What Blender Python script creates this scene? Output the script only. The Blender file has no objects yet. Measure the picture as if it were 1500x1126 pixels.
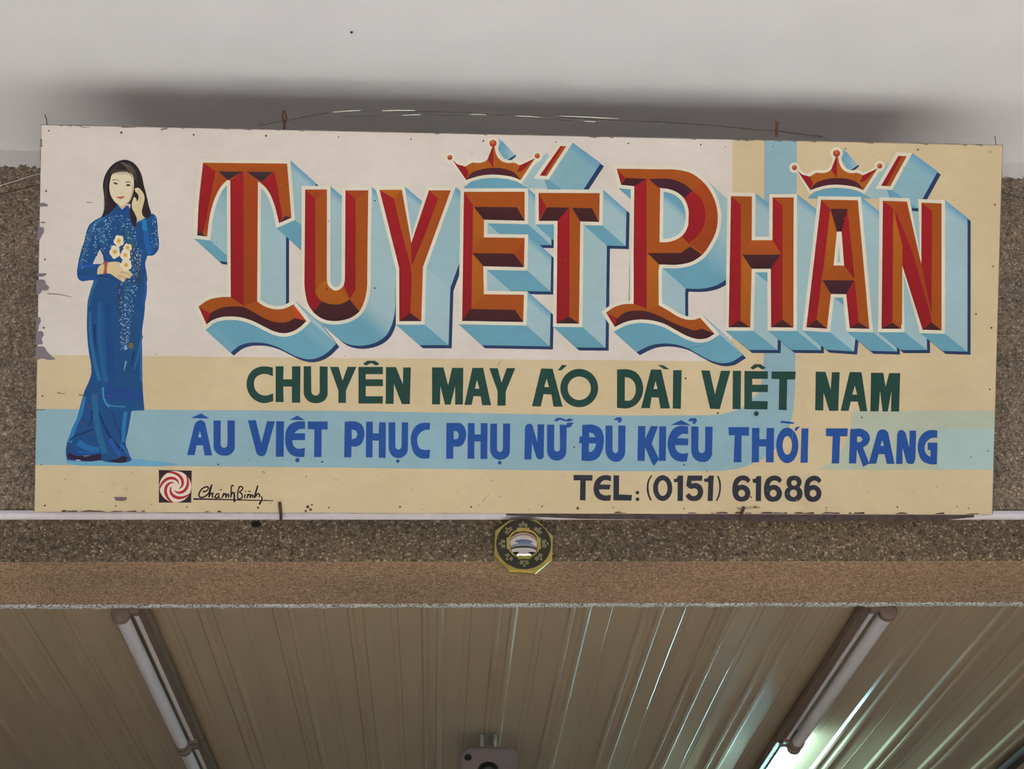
import bpy, bmesh, math, random
from mathutils import Vector, Matrix
from mathutils.geometry import tessellate_polygon
C = bpy.context.scene.collection
sc = bpy.context.scene
random.seed(7)

# ------------------------------------------------------------------ camera
FOC = 2227.0
def nrm(v): return v.normalized()
_X = nrm(Vector((44000, -203, -FOC)))
_Y = Vector((-116, -1297, -FOC)); _Y = nrm(_Y - _X * _X.dot(_Y))
_Z = _X.cross(_Y)
RW = Matrix((_X, _Y, _Z))                      # camera -> world
EYE = Vector((0, 0, 1.6))
cam = bpy.data.cameras.new('camera'); camo = bpy.data.objects.new('camera', cam); C.objects.link(camo)
camo.matrix_world = Matrix.Translation(EYE) @ RW.to_4x4()
cam.sensor_width = 36; cam.sensor_fit = 'HORIZONTAL'; cam.lens = 36 * FOC / 1500
cam.clip_start = .05; cam.clip_end = 300
sc.camera = camo
def ray(x, y): return nrm(RW @ Vector((x - 750, -(y - 563), -FOC)))
def at_y(x, y, d): r = ray(x, y); return EYE + r * ((d - EYE.y) / r.y)
def at_z(x, y, z): r = ray(x, y); return EYE + r * ((z - EYE.z) / r.z)

# ------------------------------------------------------------------ light
w = bpy.data.worlds.new('sky'); sc.world = w; w.use_nodes = True
nt = w.node_tree; nt.nodes.clear()
sky = nt.nodes.new('ShaderNodeTexSky'); sky.sky_type = 'NISHITA'; sky.sun_disc = False
SUN_EL, SUN_AZ = math.radians(76), math.radians(6)       # noon sun, almost overhead, a little behind the building
sky.sun_elevation = SUN_EL; sky.sun_rotation = SUN_AZ
sky.air_density = 1.0; sky.dust_density = 3.0; sky.ozone_density = .6
bg = nt.nodes.new('ShaderNodeBackground'); bg.inputs[1].default_value = .04
wo = nt.nodes.new('ShaderNodeOutputWorld')
nt.links.new(sky.outputs[0], bg.inputs[0]); nt.links.new(bg.outputs[0], wo.inputs[0])
sl = bpy.data.lights.new('sun', 'SUN'); sl.energy = 24.0; sl.angle = math.radians(.6); sl.color = (1, .985, .955)
so = bpy.data.objects.new('sun', sl); C.objects.link(so); so.location = (0, 12, 20)
sd = Vector((math.sin(SUN_AZ) * math.cos(SUN_EL), math.cos(SUN_AZ) * math.cos(SUN_EL), math.sin(SUN_EL)))
so.rotation_euler = sd.to_track_quat('Z', 'Y').to_euler()
sc.view_settings.view_transform = 'Standard'; sc.view_settings.look = 'None'
sc.view_settings.gamma = 1; sc.view_settings.use_curve_mapping = False
sc.view_settings.exposure = 1.40

# ------------------------------------------------------------------ helpers
def lin(c):
    return tuple(((v / 255 / 12.92) if v / 255 <= .04045 else ((v / 255 + .055) / 1.055) ** 2.4) for v in c[:3])
def obj(name, bm, mat=None, parent=None, smooth=False):
    me = bpy.data.meshes.new(name); bm.to_mesh(me); bm.free()
    o = bpy.data.objects.new(name, me); C.objects.link(o)
    if mat: me.materials.append(mat)
    if smooth:
        for p in me.polygons: p.use_smooth = True
    if parent: o.parent = parent
    return o
def empty(name, loc=(0, 0, 0), label=None, cat=None, group=None, kind=None):
    o = bpy.data.objects.new(name, None); C.objects.link(o); o.location = loc; o.empty_display_size = .05
    tag(o, label, cat, group, kind); return o
def tag(o, label=None, cat=None, group=None, kind=None):
    if label: o['label'] = label
    if cat: o['category'] = cat
    if group: o['group'] = group
    if kind: o['kind'] = kind
    return o
def box(bm, lo, hi):
    vs = [bm.verts.new((x, y, z)) for z in (lo[2], hi[2]) for y in (lo[1], hi[1]) for x in (lo[0], hi[0])]
    for f in ((0, 2, 3, 1), (4, 5, 7, 6), (0, 1, 5, 4), (2, 6, 7, 3), (0, 4, 6, 2), (1, 3, 7, 5)):
        bm.faces.new([vs[i] for i in f])
    return vs
def bevel(bm, r, seg=2): bmesh.ops.bevel(bm, geom=bm.edges[:], offset=r, segments=seg, affect='EDGES', clamp_overlap=True)
def extrude_profile(bm, prof, x0, x1):
    """closed (y, z) profile swept along X"""
    a = [bm.verts.new((x0, y, z)) for y, z in prof]; b = [bm.verts.new((x1, y, z)) for y, z in prof]
    n = len(prof)
    for i in range(n): bm.faces.new((a[i], a[(i + 1) % n], b[(i + 1) % n], b[i]))
    tri = tessellate_polygon([[Vector((0, y, z)) for y, z in prof]])
    for t in tri:
        bm.faces.new([a[i] for i in t]); bm.faces.new([b[i] for i in reversed(t)])
    bmesh.ops.recalc_face_normals(bm, faces=bm.faces[:])
def tube(bm, pts, r, n=8, closed=False):
    pts = [Vector(p) for p in pts]; rings = []
    m = len(pts); ref = None
    for i, p in enumerate(pts):
        if closed: t = pts[(i + 1) % m] - pts[i - 1]
        else: t = pts[min(i + 1, m - 1)] - pts[max(i - 1, 0)]
        t.normalize()
        if ref is None: ref = Vector((0, 0, 1)) if abs(t.z) < .9 else Vector((1, 0, 0))
        a = (ref - t * ref.dot(t)).normalized(); b = t.cross(a); ref = a
        rr = r[i] if isinstance(r, (list, tuple)) else r
        rings.append([bm.verts.new(p + (a * math.cos(2 * math.pi * k / n) + b * math.sin(2 * math.pi * k / n)) * rr) for k in range(n)])
    for i in range(m if closed else m - 1):
        A, B = rings[i], rings[(i + 1) % m]
        for k in range(n): bm.faces.new((A[k], A[(k + 1) % n], B[(k + 1) % n], B[k]))
    if not closed:
        bm.faces.new(rings[0][::-1]); bm.faces.new(rings[-1])
    bmesh.ops.recalc_face_normals(bm, faces=bm.faces[:])

# ------------------------------------------------------------------ materials
def nodes(name):
    m = bpy.data.materials.new(name); m.use_nodes = True
    t = m.node_tree; b = t.nodes['Principled BSDF']
    return m, t, b
def N(t, typ, **k):
    n = t.nodes.new(typ)
    for a, v in k.items():
        if a.startswith('i_'):
            n.inputs[a[2:].replace('_', ' ')].default_value = v
        else: setattr(n, a, v)
    return n
def ramp(t, stops):
    r = t.nodes.new('ShaderNodeValToRGB'); e = r.color_ramp.elements
    while len(e) < len(stops): e.new(.5)
    for q, (p, c) in zip(e, stops): q.position = p; q.color = (*c, 1) if len(c) == 3 else c
    return r
def coord(t, scale=(1, 1, 1)):
    c = N(t, 'ShaderNodeTexCoord'); m = N(t, 'ShaderNodeMapping'); m.inputs['Scale'].default_value = scale
    t.links.new(c.outputs['Object'], m.inputs[0]); return m.outputs[0]
def mix(t, a, b, fac, mode='MIX'):
    m = N(t, 'ShaderNodeMix', data_type='RGBA', blend_type=mode)
    for s, v in ((m.inputs[0], fac), (m.inputs[6], a), (m.inputs[7], b)):
        if hasattr(v, 'links'): t.links.new(v, s)
        else: s.default_value = v if not isinstance(v, tuple) else (*v, 1)[:4]
    return m.outputs[2]
def plain(name, rgb, rough=.6, metal=0, var=.12, scale=30, bump=0, stretch=(1, 1, 1), spec=.4):
    m, t, b = nodes(name); v = coord(t, stretch)
    n = N(t, 'ShaderNodeTexNoise'); n.inputs['Scale'].default_value = scale; n.inputs['Detail'].default_value = 5
    t.links.new(v, n.inputs['Vector'])
    c = lin(rgb)
    r = ramp(t, [(.3, tuple(x * (1 - var) for x in c)), (.7, tuple(min(1, x * (1 + var)) for x in c))])
    t.links.new(n.outputs[0], r.inputs[0]); t.links.new(r.outputs[0], b.inputs['Base Color'])
    b.inputs['Roughness'].default_value = rough; b.inputs['Metallic'].default_value = metal
    b.inputs['Specular IOR Level'].default_value = spec
    if bump:
        bp = N(t, 'ShaderNodeBump'); bp.inputs['Strength'].default_value = bump; bp.inputs['Distance'].default_value = .002
        t.links.new(n.outputs[0], bp.inputs['Height']); t.links.new(bp.outputs[0], b.inputs['Normal'])
    return m
def pebbledash(name, base, dark, light, warm, scale=210, top_paint=None):
    m, t, b = nodes(name); v = coord(t)
    vo = N(t, 'ShaderNodeTexVoronoi'); vo.inputs['Scale'].default_value = scale; t.links.new(v, vo.inputs['Vector'])
    sep = N(t, 'ShaderNodeSeparateColor'); t.links.new(vo.outputs['Color'], sep.inputs[0])
    r = ramp(t, [(0, lin(dark)), (.25, lin(base)), (.62, lin(base)), (.86, lin(warm)), (1, lin(light))])
    t.links.new(sep.outputs[0], r.inputs[0])
    n2 = N(t, 'ShaderNodeTexVoronoi'); n2.inputs['Scale'].default_value = scale * .45; t.links.new(v, n2.inputs['Vector'])
    s2 = N(t, 'ShaderNodeSeparateColor'); t.links.new(n2.outputs['Color'], s2.inputs[0])
    r2 = ramp(t, [(0, (.66, .66, .66)), (.5, (1, 1, 1)), (.93, (1, 1, 1)), (1, (1.25, 1.22, 1.18))])
    t.links.new(s2.outputs[1], r2.inputs[0])
    c = mix(t, r.outputs[0], r2.outputs[0], 1.0, 'MULTIPLY')
    # gaps between pebbles
    r3 = ramp(t, [(.25, (1, 1, 1)), (.75, (.55, .53, .5))]); t.links.new(vo.outputs['Distance'], r3.inputs[0])
    c = mix(t, c, r3.outputs[0], .8, 'MULTIPLY')
    # grime in wide patches
    g = N(t, 'ShaderNodeTexNoise'); g.inputs['Scale'].default_value = 3.2; g.inputs['Detail'].default_value = 6
    v2 = coord(t, (.45, 1, 2.2)); t.links.new(v2, g.inputs['Vector'])
    r4 = ramp(t, [(.3, (.80, .82, .82)), (.68, (1.18, 1.11, 1.04))]); t.links.new(g.outputs[0], r4.inputs[0])
    c = mix(t, c, r4.outputs[0], 1.0, 'MULTIPLY')
    if top_paint is not None:            # white ceiling paint brushed raggedly over the top of the wall
        co = N(t, 'ShaderNodeTexCoord'); sx = N(t, 'ShaderNodeSeparateXYZ'); t.links.new(co.outputs['Object'], sx.inputs[0])
        n5 = N(t, 'ShaderNodeTexNoise'); n5.inputs['Scale'].default_value = 60; n5.inputs['Detail'].default_value = 4
        t.links.new(v, n5.inputs['Vector'])
        ma = N(t, 'ShaderNodeMath', operation='MULTIPLY_ADD'); ma.inputs[1].default_value = .05; t.links.new(n5.outputs[0], ma.inputs[0])
        t.links.new(sx.outputs[2], ma.inputs[2])
        st = N(t, 'ShaderNodeMath', operation='GREATER_THAN'); st.inputs[1].default_value = top_paint; t.links.new(ma.outputs[0], st.inputs[0])
        c = mix(t, c, lin((206, 198, 194)), st.outputs[0])
    t.links.new(c, b.inputs['Base Color'])
    b.inputs['Roughness'].default_value = .85; b.inputs['Specular IOR Level'].default_value = .25
    bp = N(t, 'ShaderNodeBump'); bp.inputs['Strength'].default_value = .55; bp.inputs['Distance'].default_value = .003; bp.invert = True
    t.links.new(vo.outputs['Distance'], bp.inputs['Height']); t.links.new(bp.outputs[0], b.inputs['Normal'])
    return m
def paint_mat():
    m, t, b = nodes('sign_paint')
    a = N(t, 'ShaderNodeVertexColor', layer_name='paint')
    v = coord(t, (.7, 1, 1))
    n = N(t, 'ShaderNodeTexNoise'); n.inputs['Scale'].default_value = 40; n.inputs['Detail'].default_value = 6; t.links.new(v, n.inputs['Vector'])
    r = ramp(t, [(.3, (.965, .965, .965)), (.7, (1.025, 1.02, 1.015))]); t.links.new(n.outputs[0], r.inputs[0])
    c = mix(t, a.outputs[0], r.outputs[0], 1.0, 'MULTIPLY')
    n2 = N(t, 'ShaderNodeTexNoise'); n2.inputs['Scale'].default_value = 4.5; n2.inputs['Detail'].default_value = 4
    t.links.new(coord(t), n2.inputs['Vector'])
    r2 = ramp(t, [(.35, (.95, .94, .92)), (.65, (1.02, 1.02, 1.02))]); t.links.new(n2.outputs[0], r2.inputs[0])
    c = mix(t, c, r2.outputs[0], 1.0, 'MULTIPLY')
    t.links.new(c, b.inputs['Base Color']); b.inputs['Roughness'].default_value = .6
    b.inputs['Specular IOR Level'].default_value = .08
    return m
def specks_mat(name, base, spot, scale, thr):
    m, t, b = nodes(name); v = coord(t)
    n = N(t, 'ShaderNodeTexNoise'); n.inputs['Scale'].default_value = scale; n.inputs['Detail'].default_value = 4; t.links.new(v, n.inputs['Vector'])
    r = ramp(t, [(thr - .04, lin(base)), (thr + .04, lin(spot))]); t.links.new(n.outputs[0], r.inputs[0])
    t.links.new(r.outputs[0], b.inputs['Base Color']); b.inputs['Roughness'].default_value = .8
    bp = N(t, 'ShaderNodeBump'); bp.inputs['Strength'].default_value = .6; bp.inputs['Distance'].default_value = .003
    t.links.new(n.outputs[0], bp.inputs['Height']); t.links.new(bp.outputs[0], b.inputs['Normal'])
    return m
def emit(name, rgb, s):
    m, t, b = nodes(name); b.inputs['Base Color'].default_value = (*rgb, 1)
    b.inputs['Emission Color'].default_value = (*rgb, 1); b.inputs['Emission Strength'].default_value = s
    return m

M_soffit = plain('soffit_paint', (230, 222, 220), .8, var=.025, scale=5)
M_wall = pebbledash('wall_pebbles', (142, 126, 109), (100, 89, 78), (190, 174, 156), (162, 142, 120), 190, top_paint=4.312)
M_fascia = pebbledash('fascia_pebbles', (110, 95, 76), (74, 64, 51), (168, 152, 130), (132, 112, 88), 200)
M_under = pebbledash('underside_pebbles', (182, 150, 122), (140, 112, 88), (222, 200, 176), (198, 156, 124), 330)
M_edge = specks_mat('chipped_edge', (96, 94, 84), (200, 200, 190), 220, .47)
M_trim = plain('white_trim', (212, 200, 202), .6, var=.06, scale=40)
M_panel = plain('ceiling_sheet', (172, 147, 118), .24, var=.04, scale=7, stretch=(3, .3, 1), spec=.55)
M_seam = plain('dark_seam', (46, 38, 32), .8)
M_paint = paint_mat()
M_rust = plain('rusty_iron', (92, 60, 48), .8, .3, .35, 300, .5)
M_wire = plain('dull_wire', (84, 74, 62), .6, .5, .3, 200)
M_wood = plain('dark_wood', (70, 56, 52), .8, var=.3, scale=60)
M_brass = plain('brass', (206, 178, 96), .34, .75, .12, 60)
M_disc = plain('dark_disc', (50, 46, 30), .4, .1, .2, 80)
M_gold = plain('gold_print', (196, 182, 130), .45, .2, .1, 60)
M_mirror = plain('mirror_glass', (205, 192, 184), .06, 1.0, .02, 20)
M_steel = plain('grey_batten', (112, 92, 78), .5, .1, .1, 30)
M_tube = plain('unlit_tube', (214, 202, 204), .3, 0, .03, 20)
M_cap = plain('tube_holder', (120, 98, 84), .5, 0, .1, 40)
M_lit = emit('lit_tube', (.42, .88, 1.0), 26)
M_plate = plain('grey_plate', (118, 106, 104), .5, 0, .06, 30)
M_dark = plain('dark_socket', (26, 26, 26), .5)
M_street = plain('street_concrete', (200, 204, 204), .9, var=.1, scale=2)
M_asphalt = plain('road_asphalt', (32, 33, 35), .9, var=.1, scale=2)
M_tile = plain('terracotta_floor', (176, 138, 108), .6, var=.08, scale=2)
M_room = plain('room_wall', (150, 158, 146), .8, var=.05, scale=2)

# ------------------------------------------------------------------ setting
D = 3.42
ZB = at_y(750, 820, D).z               # underside of the beam
ZT = at_y(750, 756, D).z               # white trim height
YB = 3.723                             # back edge of the beam
ZS = 4.344                             # balcony soffit
ZC = 3.25                              # shop ceiling
XL, XR = -4.5, 5.0

bm = bmesh.new(); box(bm, (-25, -.55, -.12), (25, 2.2, 0)); tag(obj('floor', bm, M_street), kind='structure')      # pale concrete pavement
bm = bmesh.new(); box(bm, (-25, -22, -.30), (25, -.55, -.14)); tag(obj('floor', bm, M_asphalt), kind='structure')   # dark road
for x0, x1 in ((-12, -2.1), (3.2, 13)):          # unseen canopies, added only to shade the pavement to either side
    bm = bmesh.new(); box(bm, (x0, -1.6, 4.75), (x1, 3.4, 4.85)); tag(obj('added_shade_canopy', bm, M_soffit), kind='structure')
bm = bmesh.new(); box(bm, (XL, 2.2, -.12), (XR, 8.2, .02)); tag(obj('floor', bm, M_tile), kind='structure')
bm = bmesh.new(); box(bm, (XL, 1.75, ZS), (XR, D + .3, ZS + .14))
so_ = tag(obj('balcony_soffit', bm, M_soffit), kind='structure')
p = at_z(515, 47, ZS)
bm = bmesh.new(); bmesh.ops.create_uvsphere(bm, u_segments=8, v_segments=6, radius=.004, matrix=Matrix.Translation(p)); obj('nail_head', bm, M_dark, so_)
# facade wall with beam; y-z profile
bm = bmesh.new()
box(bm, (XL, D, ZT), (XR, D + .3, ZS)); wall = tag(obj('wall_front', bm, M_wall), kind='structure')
bm = bmesh.new(); box(bm, (XL, D + .05, ZS + .14), (XR, D + .3, 9.6)); tag(obj('wall_upper', bm, M_soffit), kind='structure')
bm = bmesh.new()
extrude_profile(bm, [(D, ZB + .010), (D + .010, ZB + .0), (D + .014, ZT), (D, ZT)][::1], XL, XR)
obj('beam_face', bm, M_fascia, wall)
bm = bmesh.new(); extrude_profile(bm, [(D + .012, ZB), (YB - .022, ZB), (YB - .022, ZB + .1), (D + .012, ZB + .1)], XL, XR)
obj('beam_underside', bm, M_under, wall)
# chipped, irregular rear arris of the beam
bm = bmesh.new(); n = 500; prev = None
for i in range(n + 1):
    x = XL + (XR - XL) * i / n; j = random.uniform(-.0045, .0035); k = random.uniform(-.003, .003)
    r = [bm.verts.new(q) for q in ((x, YB - .026, ZB + .001), (x, YB - .012 + k, ZB - .003 + k * .6), (x, YB + j, ZB - .002 + k * .5), (x, YB + j, ZB + .1), (x, YB - .026, ZB + .1))]
    if prev:
        for q in range(4): bm.faces.new((prev[q], prev[q + 1], r[q + 1], r[q]))
    prev = r
bmesh.ops.recalc_face_normals(bm, faces=bm.faces[:])
obj('chipped_edge', bm, M_edge, wall)
bm = bmesh.new()
zt0, zt1 = at_y(750, 761, D).z, at_y(750, 750.5, D).z
extrude_profile(bm, [(D - .012, zt0 + .002), (D - .014, (zt0 + zt1) / 2), (D - .011, zt1), (D + .02, zt1 + .004), (D + .02, zt0), (D - .008, zt0)], XL, XR)
tag(obj('trim_1', bm, M_trim), kind='structure')
p = at_y(375, 768, D)
bm = bmesh.new(); bmesh.ops.create_cone(bm, cap_ends=True, segments=12, radius1=.010, radius2=.008, depth=.006, matrix=Matrix.Translation((p.x, D, p.z)) @ Matrix.Rotation(math.pi / 2, 4, 'X') @ Matrix.Diagonal((1.5, 1, 1, 1)))
obj('plugged_hole', bm, M_dark, wall)
# shop interior
bm = bmesh.new(); box(bm, (XL, 8.0, 0), (XR, 8.15, 4.3)); tag(obj('wall_back', bm, M_room), kind='structure')
bm = bmesh.new(); box(bm, (XL - .1, D, 0), (XL, 8.0, 4.3)); tag(obj('wall_left', bm, M_room), kind='structure')
bm = bmesh.new(); box(bm, (XR, D, 0), (XR + .1, 8.0, 4.3)); tag(obj('wall_right', bm, M_room), kind='structure')
bm = bmesh.new(); box(bm, (XL, YB - .02, ZC + .02), (XR, 8.0, ZC + .06)); ceil_ = tag(obj('ceiling', bm, M_seam), kind='structure')
bm = bmesh.new(); box(bm, (XL, YB - .03, ZB + .1), (XR, YB - .005, ZC + .03)); obj('beam_back', bm, M_under, ceil_)
# ribbed ceiling sheets, each module a part; rib group in the middle of a module
PIT = .2137
prof = [(-.1064, 0), (-.040, 0), (-.034, -.008), (-.024, -.009), (-.018, -.002), (.004, -.002), (.010, -.0085), (.021, -.009), (.028, -.0005), (.036, 0), (.086, 0), (.088, -.0012), (.090, 0), (.1064, 0)]
pm = None; k0 = int((XL + .95) / PIT) - 0
x = -.853
while x - PIT > XL: x -= PIT
while x + PIT / 2 < XR:
    if pm is None:
        bm = bmesh.new()
        a = [bm.verts.new((px, YB - .02, pz)) for px, pz in prof]; b = [bm.verts.new((px, 7.99, pz)) for px, pz in prof]
        c = [bm.verts.new((px, YB - .02, pz + .004)) for px, pz in prof]; d = [bm.verts.new((px, 7.99, pz + .004)) for px, pz in prof]
        for i in range(len(prof) - 1):
            bm.faces.new((a[i], b[i], b[i + 1], a[i + 1])); bm.faces.new((c[i], c[i + 1], d[i + 1], d[i])); bm.faces.new((a[i], a[i + 1], c[i + 1], c[i]))
        bm.faces.new((a[0], c[0], d[0], b[0])); bm.faces.new((a[-1], b[-1], d[-1], c[-1]))
        bmesh.ops.recalc_face_normals(bm, faces=bm.faces[:])
        o = obj('ceiling_panel', bm, M_panel, ceil_); pm = o
    else:
        o = pm.copy(); C.objects.link(o)
    o.parent = ceil_; o.location = (x, 0, ZC + random.uniform(-.0008, .0008)); x += PIT
# dark strip along the ceiling at the far right
p = at_z(1487, 1112, ZC - .02)
bm = bmesh.new(); box(bm, (p.x - .02, YB, ZC - .035), (p.x + .03, 7.98, ZC - .012)); bevel(bm, .004); tag(obj('trim_2', bm, M_wood), kind='structure')

# ------------------------------------------------------------------ the sign board
lean, yaw = math.radians(31), math.radians(1.5)
BN = Vector((math.sin(yaw) * math.cos(lean), -math.cos(yaw) * math.cos(lean), -math.sin(lean)))
B0 = at_y(752, 752, D - .05)
def onb(x, y): r = ray(x, y); return EYE + r * ((B0 - EYE).dot(BN) / r.dot(BN))
c00, c10, c11, c01 = onb(60, 182), onb(1469, 212), onb(1454, 754), onb(50, 750)
BU = nrm((c10 - c00) + (c11 - c01)); BU = nrm(BU - BN * BU.dot(BN)); BV = BN.cross(BU)
sign = empty('shop_sign', label='long hand-painted shop sign with red and blue lettering, leaning forward above the beam', cat='sign')
sign.matrix_world = Matrix.Translation((c01 + c11) / 2) @ Matrix((BU, BV, BN)).transposed().to_4x4()
SO = (c01 + c11) / 2
def P(x, y):
    q = onb(x, y) - SO; return (q.dot(BU), q.dot(BV))
STEP = 4e-6
class Art:
    """flat painted shapes on the board, traced in photo pixels, stacked as thin coats of paint"""
    def __init__(s): s.v = []; s.f = []; s.c = []; s.mx = 0
    def tri(s, loops, cols, h):
        base = len(s.v); flat = [p for l in loops for p in l]
        for p in flat: u, v = P(*p); s.v.append((u, v, h))
        if not isinstance(cols, list): cols = [cols] * len(flat)
        for t in tessellate_polygon([[Vector((p[0], p[1], 0)) for p in l] for l in loops]):
            a, b, c = (flat[i] for i in t)
            ar = (b[0] - a[0]) * (c[1] - a[1]) - (b[1] - a[1]) * (c[0] - a[0])
            if abs(ar) < 1e-4: continue
            t = t if ar < 0 else t[::-1]
            s.f.append(tuple(base + i for i in t)); s.c.append([lin(cols[i]) for i in t])
    def build(s, name, parent=None, mat=None):
        me = bpy.data.meshes.new(name); me.from_pydata(s.v, [], s.f)
        at = me.color_attributes.new('paint', 'FLOAT_COLOR', 'CORNER')
        k = 0; buf = []
        for c in s.c:
            for q in c: buf.extend((*q, 1))
        at.data.foreach_set('color', buf)
        me.materials.append(mat or M_paint)
        o = bpy.data.objects.new(name, me); C.objects.link(o); o.parent = parent or sign
        return o
H = [.0002]
def nexth(k=1): H[0] += STEP * k; return H[0]
def area(p): return sum(p[i - 1][0] * p[i][1] - p[i][0] * p[i - 1][1] for i in range(len(p))) / 2
def xf(pts, ox, oy, s): return [(ox + x / s, oy + y / s) for x, y in pts]
def smooth(p, ang=50, sub=4, closed=True, force=False):
    n = len(p); out = []
    xs = [q[0] for q in p]; ys = [q[1] for q in p]; diag = math.hypot(max(xs) - min(xs), max(ys) - min(ys))
    V = [Vector(q) for q in p]; T = []
    for i in range(n):
        if not closed and i in (0, n - 1): T.append(None); continue
        a = V[i] - V[i - 1]; b = V[(i + 1) % n] - V[i]; la, lb = a.length, b.length
        if la < 1e-6 or lb < 1e-6: T.append(None); continue
        turn = math.degrees(a.angle(b))
        if turn < ang and (force or min(la, lb) < .25 * diag):
            if la > 2.5 * lb: T.append(a.normalized())
            elif lb > 2.5 * la: T.append(b.normalized())
            else: T.append((a.normalized() * lb + b.normalized() * la).normalized())
        else: T.append(None)
    for i in range(n if closed else n - 1):
        j = (i + 1) % n; d = V[j] - V[i]; L = d.length
        out.append(tuple(V[i]))
        if T[i] is None and T[j] is None: continue
        if L < 1e-6: continue
        t0 = (T[i] if T[i] is not None else d.normalized()) * L; t1 = (T[j] if T[j] is not None else d.normalized()) * L
        for k in range(1, sub):
            s = k / sub; h = (2 * s**3 - 3 * s**2 + 1, s**3 - 2 * s**2 + s, -2 * s**3 + 3 * s**2, s**3 - s**2)
            out.append(tuple(V[i] * h[0] + t0 * h[1] + V[j] * h[2] + t1 * h[3]))
    if not closed: out.append(tuple(V[-1]))
    return out
def offset(p, d):
    """grow a loop by d pixels (positive-area loops grow, holes shrink)"""
    n = len(p); V = [Vector(q) for q in p]; out = []
    for i in range(n):
        a = V[i] - V[i - 1]; b = V[(i + 1) % n] - V[i]
        if a.length < 1e-4 or b.length < 1e-4: continue
        na = Vector((a.y, -a.x)).normalized(); nb = Vector((b.y, -b.x)).normalized()
        m = na + nb
        if m.length < .1: m = na
        m.normalize(); k = d / max(.45, m.dot(na)); out.append(tuple(V[i] + m * k))
    return out
def orient(p, sign_): return p if area(p) * sign_ > 0 else p[::-1]
def circ(cx, cy, rx, ry=None, n=20): ry = ry or rx; return [(cx + rx * math.cos(2 * math.pi * k / n), cy + ry * math.sin(2 * math.pi * k / n)) for k in range(n)]
def stroke(pts, w0, w1=None, sub=4):
    """brush stroke as a ribbon; widths taper from w0 to w1"""
    q = smooth(pts, 100, sub, closed=False, force=True) if len(pts) > 2 else pts
    w1 = w0 if w1 is None else w1; n = len(q); L = []; R = []
    for i in range(n):
        a = Vector(q[max(0, i - 1)]); b = Vector(q[min(n - 1, i + 1)]); t = (b - a).normalized(); nn = Vector((-t.y, t.x))
        ww = (w0 + (w1 - w0) * i / (n - 1)) / 2
        L.append(tuple(Vector(q[i]) + nn * ww)); R.append(tuple(Vector(q[i]) - nn * ww))
    return L, R
def draw_stroke(a, pts, w0, col, w1=None, h=None):
    L, R = stroke(pts, w0, w1); h = h or nexth()
    for i in range(len(L) - 1): a.tri([[L[i], L[i + 1], R[i + 1], R[i]]], col, h)

# board body: sheet face on a wooden backing frame
corners = [(60, 182), (1469, 212), (1454, 754), (50, 750)]
random.seed(11)
edge_pts = []
for i in range(4):
    a, b = corners[i], corners[(i + 1) % 4]; n = int(math.hypot(b[0] - a[0], b[1] - a[1]) / 12)
    for k in range(n):
        t = k / n; j = random.uniform(-.5, .5)
        edge_pts.append((a[0] + (b[0] - a[0]) * t + (j if i % 2 else 0), a[1] + (b[1] - a[1]) * t + (0 if i % 2 else j)))
bm = bmesh.new(); fr = [bm.verts.new((*P(*q), 0)) for q in edge_pts]; bk = [bm.verts.new((*P(*q), -.0025)) for q in edge_pts]
bm.faces.new(fr[::-1]); bm.faces.new(bk)
for i in range(len(fr)): bm.faces.new((fr[i], fr[(i + 1) % len(fr)], bk[(i + 1) % len(fr)], bk[i]))
bmesh.ops.triangulate(bm, faces=[f for f in bm.faces if len(f.verts) > 4])
bmesh.ops.recalc_face_normals(bm, faces=bm.faces[:])
M_sheet = plain('sheet_edge', (112, 98, 86), .6, 0, .2, 80)
obj('board_sheet', bm, M_sheet, sign)
(uL, vB), (uR, _), (_, vT) = P(53, 751), P(1452, 754), P(750, 199)
for lo, hi in (((uL + .01, vB + .006, -.032), (uR - .01, vB + .046, -.003)), ((uL + .01, vT - .05, -.032), (uR - .01, vT - .012, -.003))):
    bm = bmesh.new(); box(bm, lo, hi); bevel(bm, .002, 1); obj('backing_batten', bm, M_wood, sign)
for uu in (uL + .01, -.4, .36, uR - .05):
    bm = bmesh.new(); box(bm, (uu, vB + .046, -.032), (uu + .04, vT - .05, -.003)); bevel(bm, .002, 1); obj('backing_batten', bm, M_wood, sign)

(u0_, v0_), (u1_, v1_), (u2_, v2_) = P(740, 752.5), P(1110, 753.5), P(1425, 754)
pr_ = [P(742, 750), P(742, 755), P(850, 760), P(1110, 763), P(1380, 762.5), P(1428, 757.5), P(1428, 752)]  # dark strip below the board's right half, shaped to stand in for contact shadow
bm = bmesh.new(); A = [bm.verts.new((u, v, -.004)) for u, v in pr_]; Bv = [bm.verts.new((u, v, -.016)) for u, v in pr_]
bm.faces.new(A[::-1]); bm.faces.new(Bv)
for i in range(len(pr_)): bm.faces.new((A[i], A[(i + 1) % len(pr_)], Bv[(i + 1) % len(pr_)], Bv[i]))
bmesh.ops.recalc_face_normals(bm, faces=bm.faces[:]); obj('bottom_shade_strip', bm, M_wood, sign)

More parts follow.
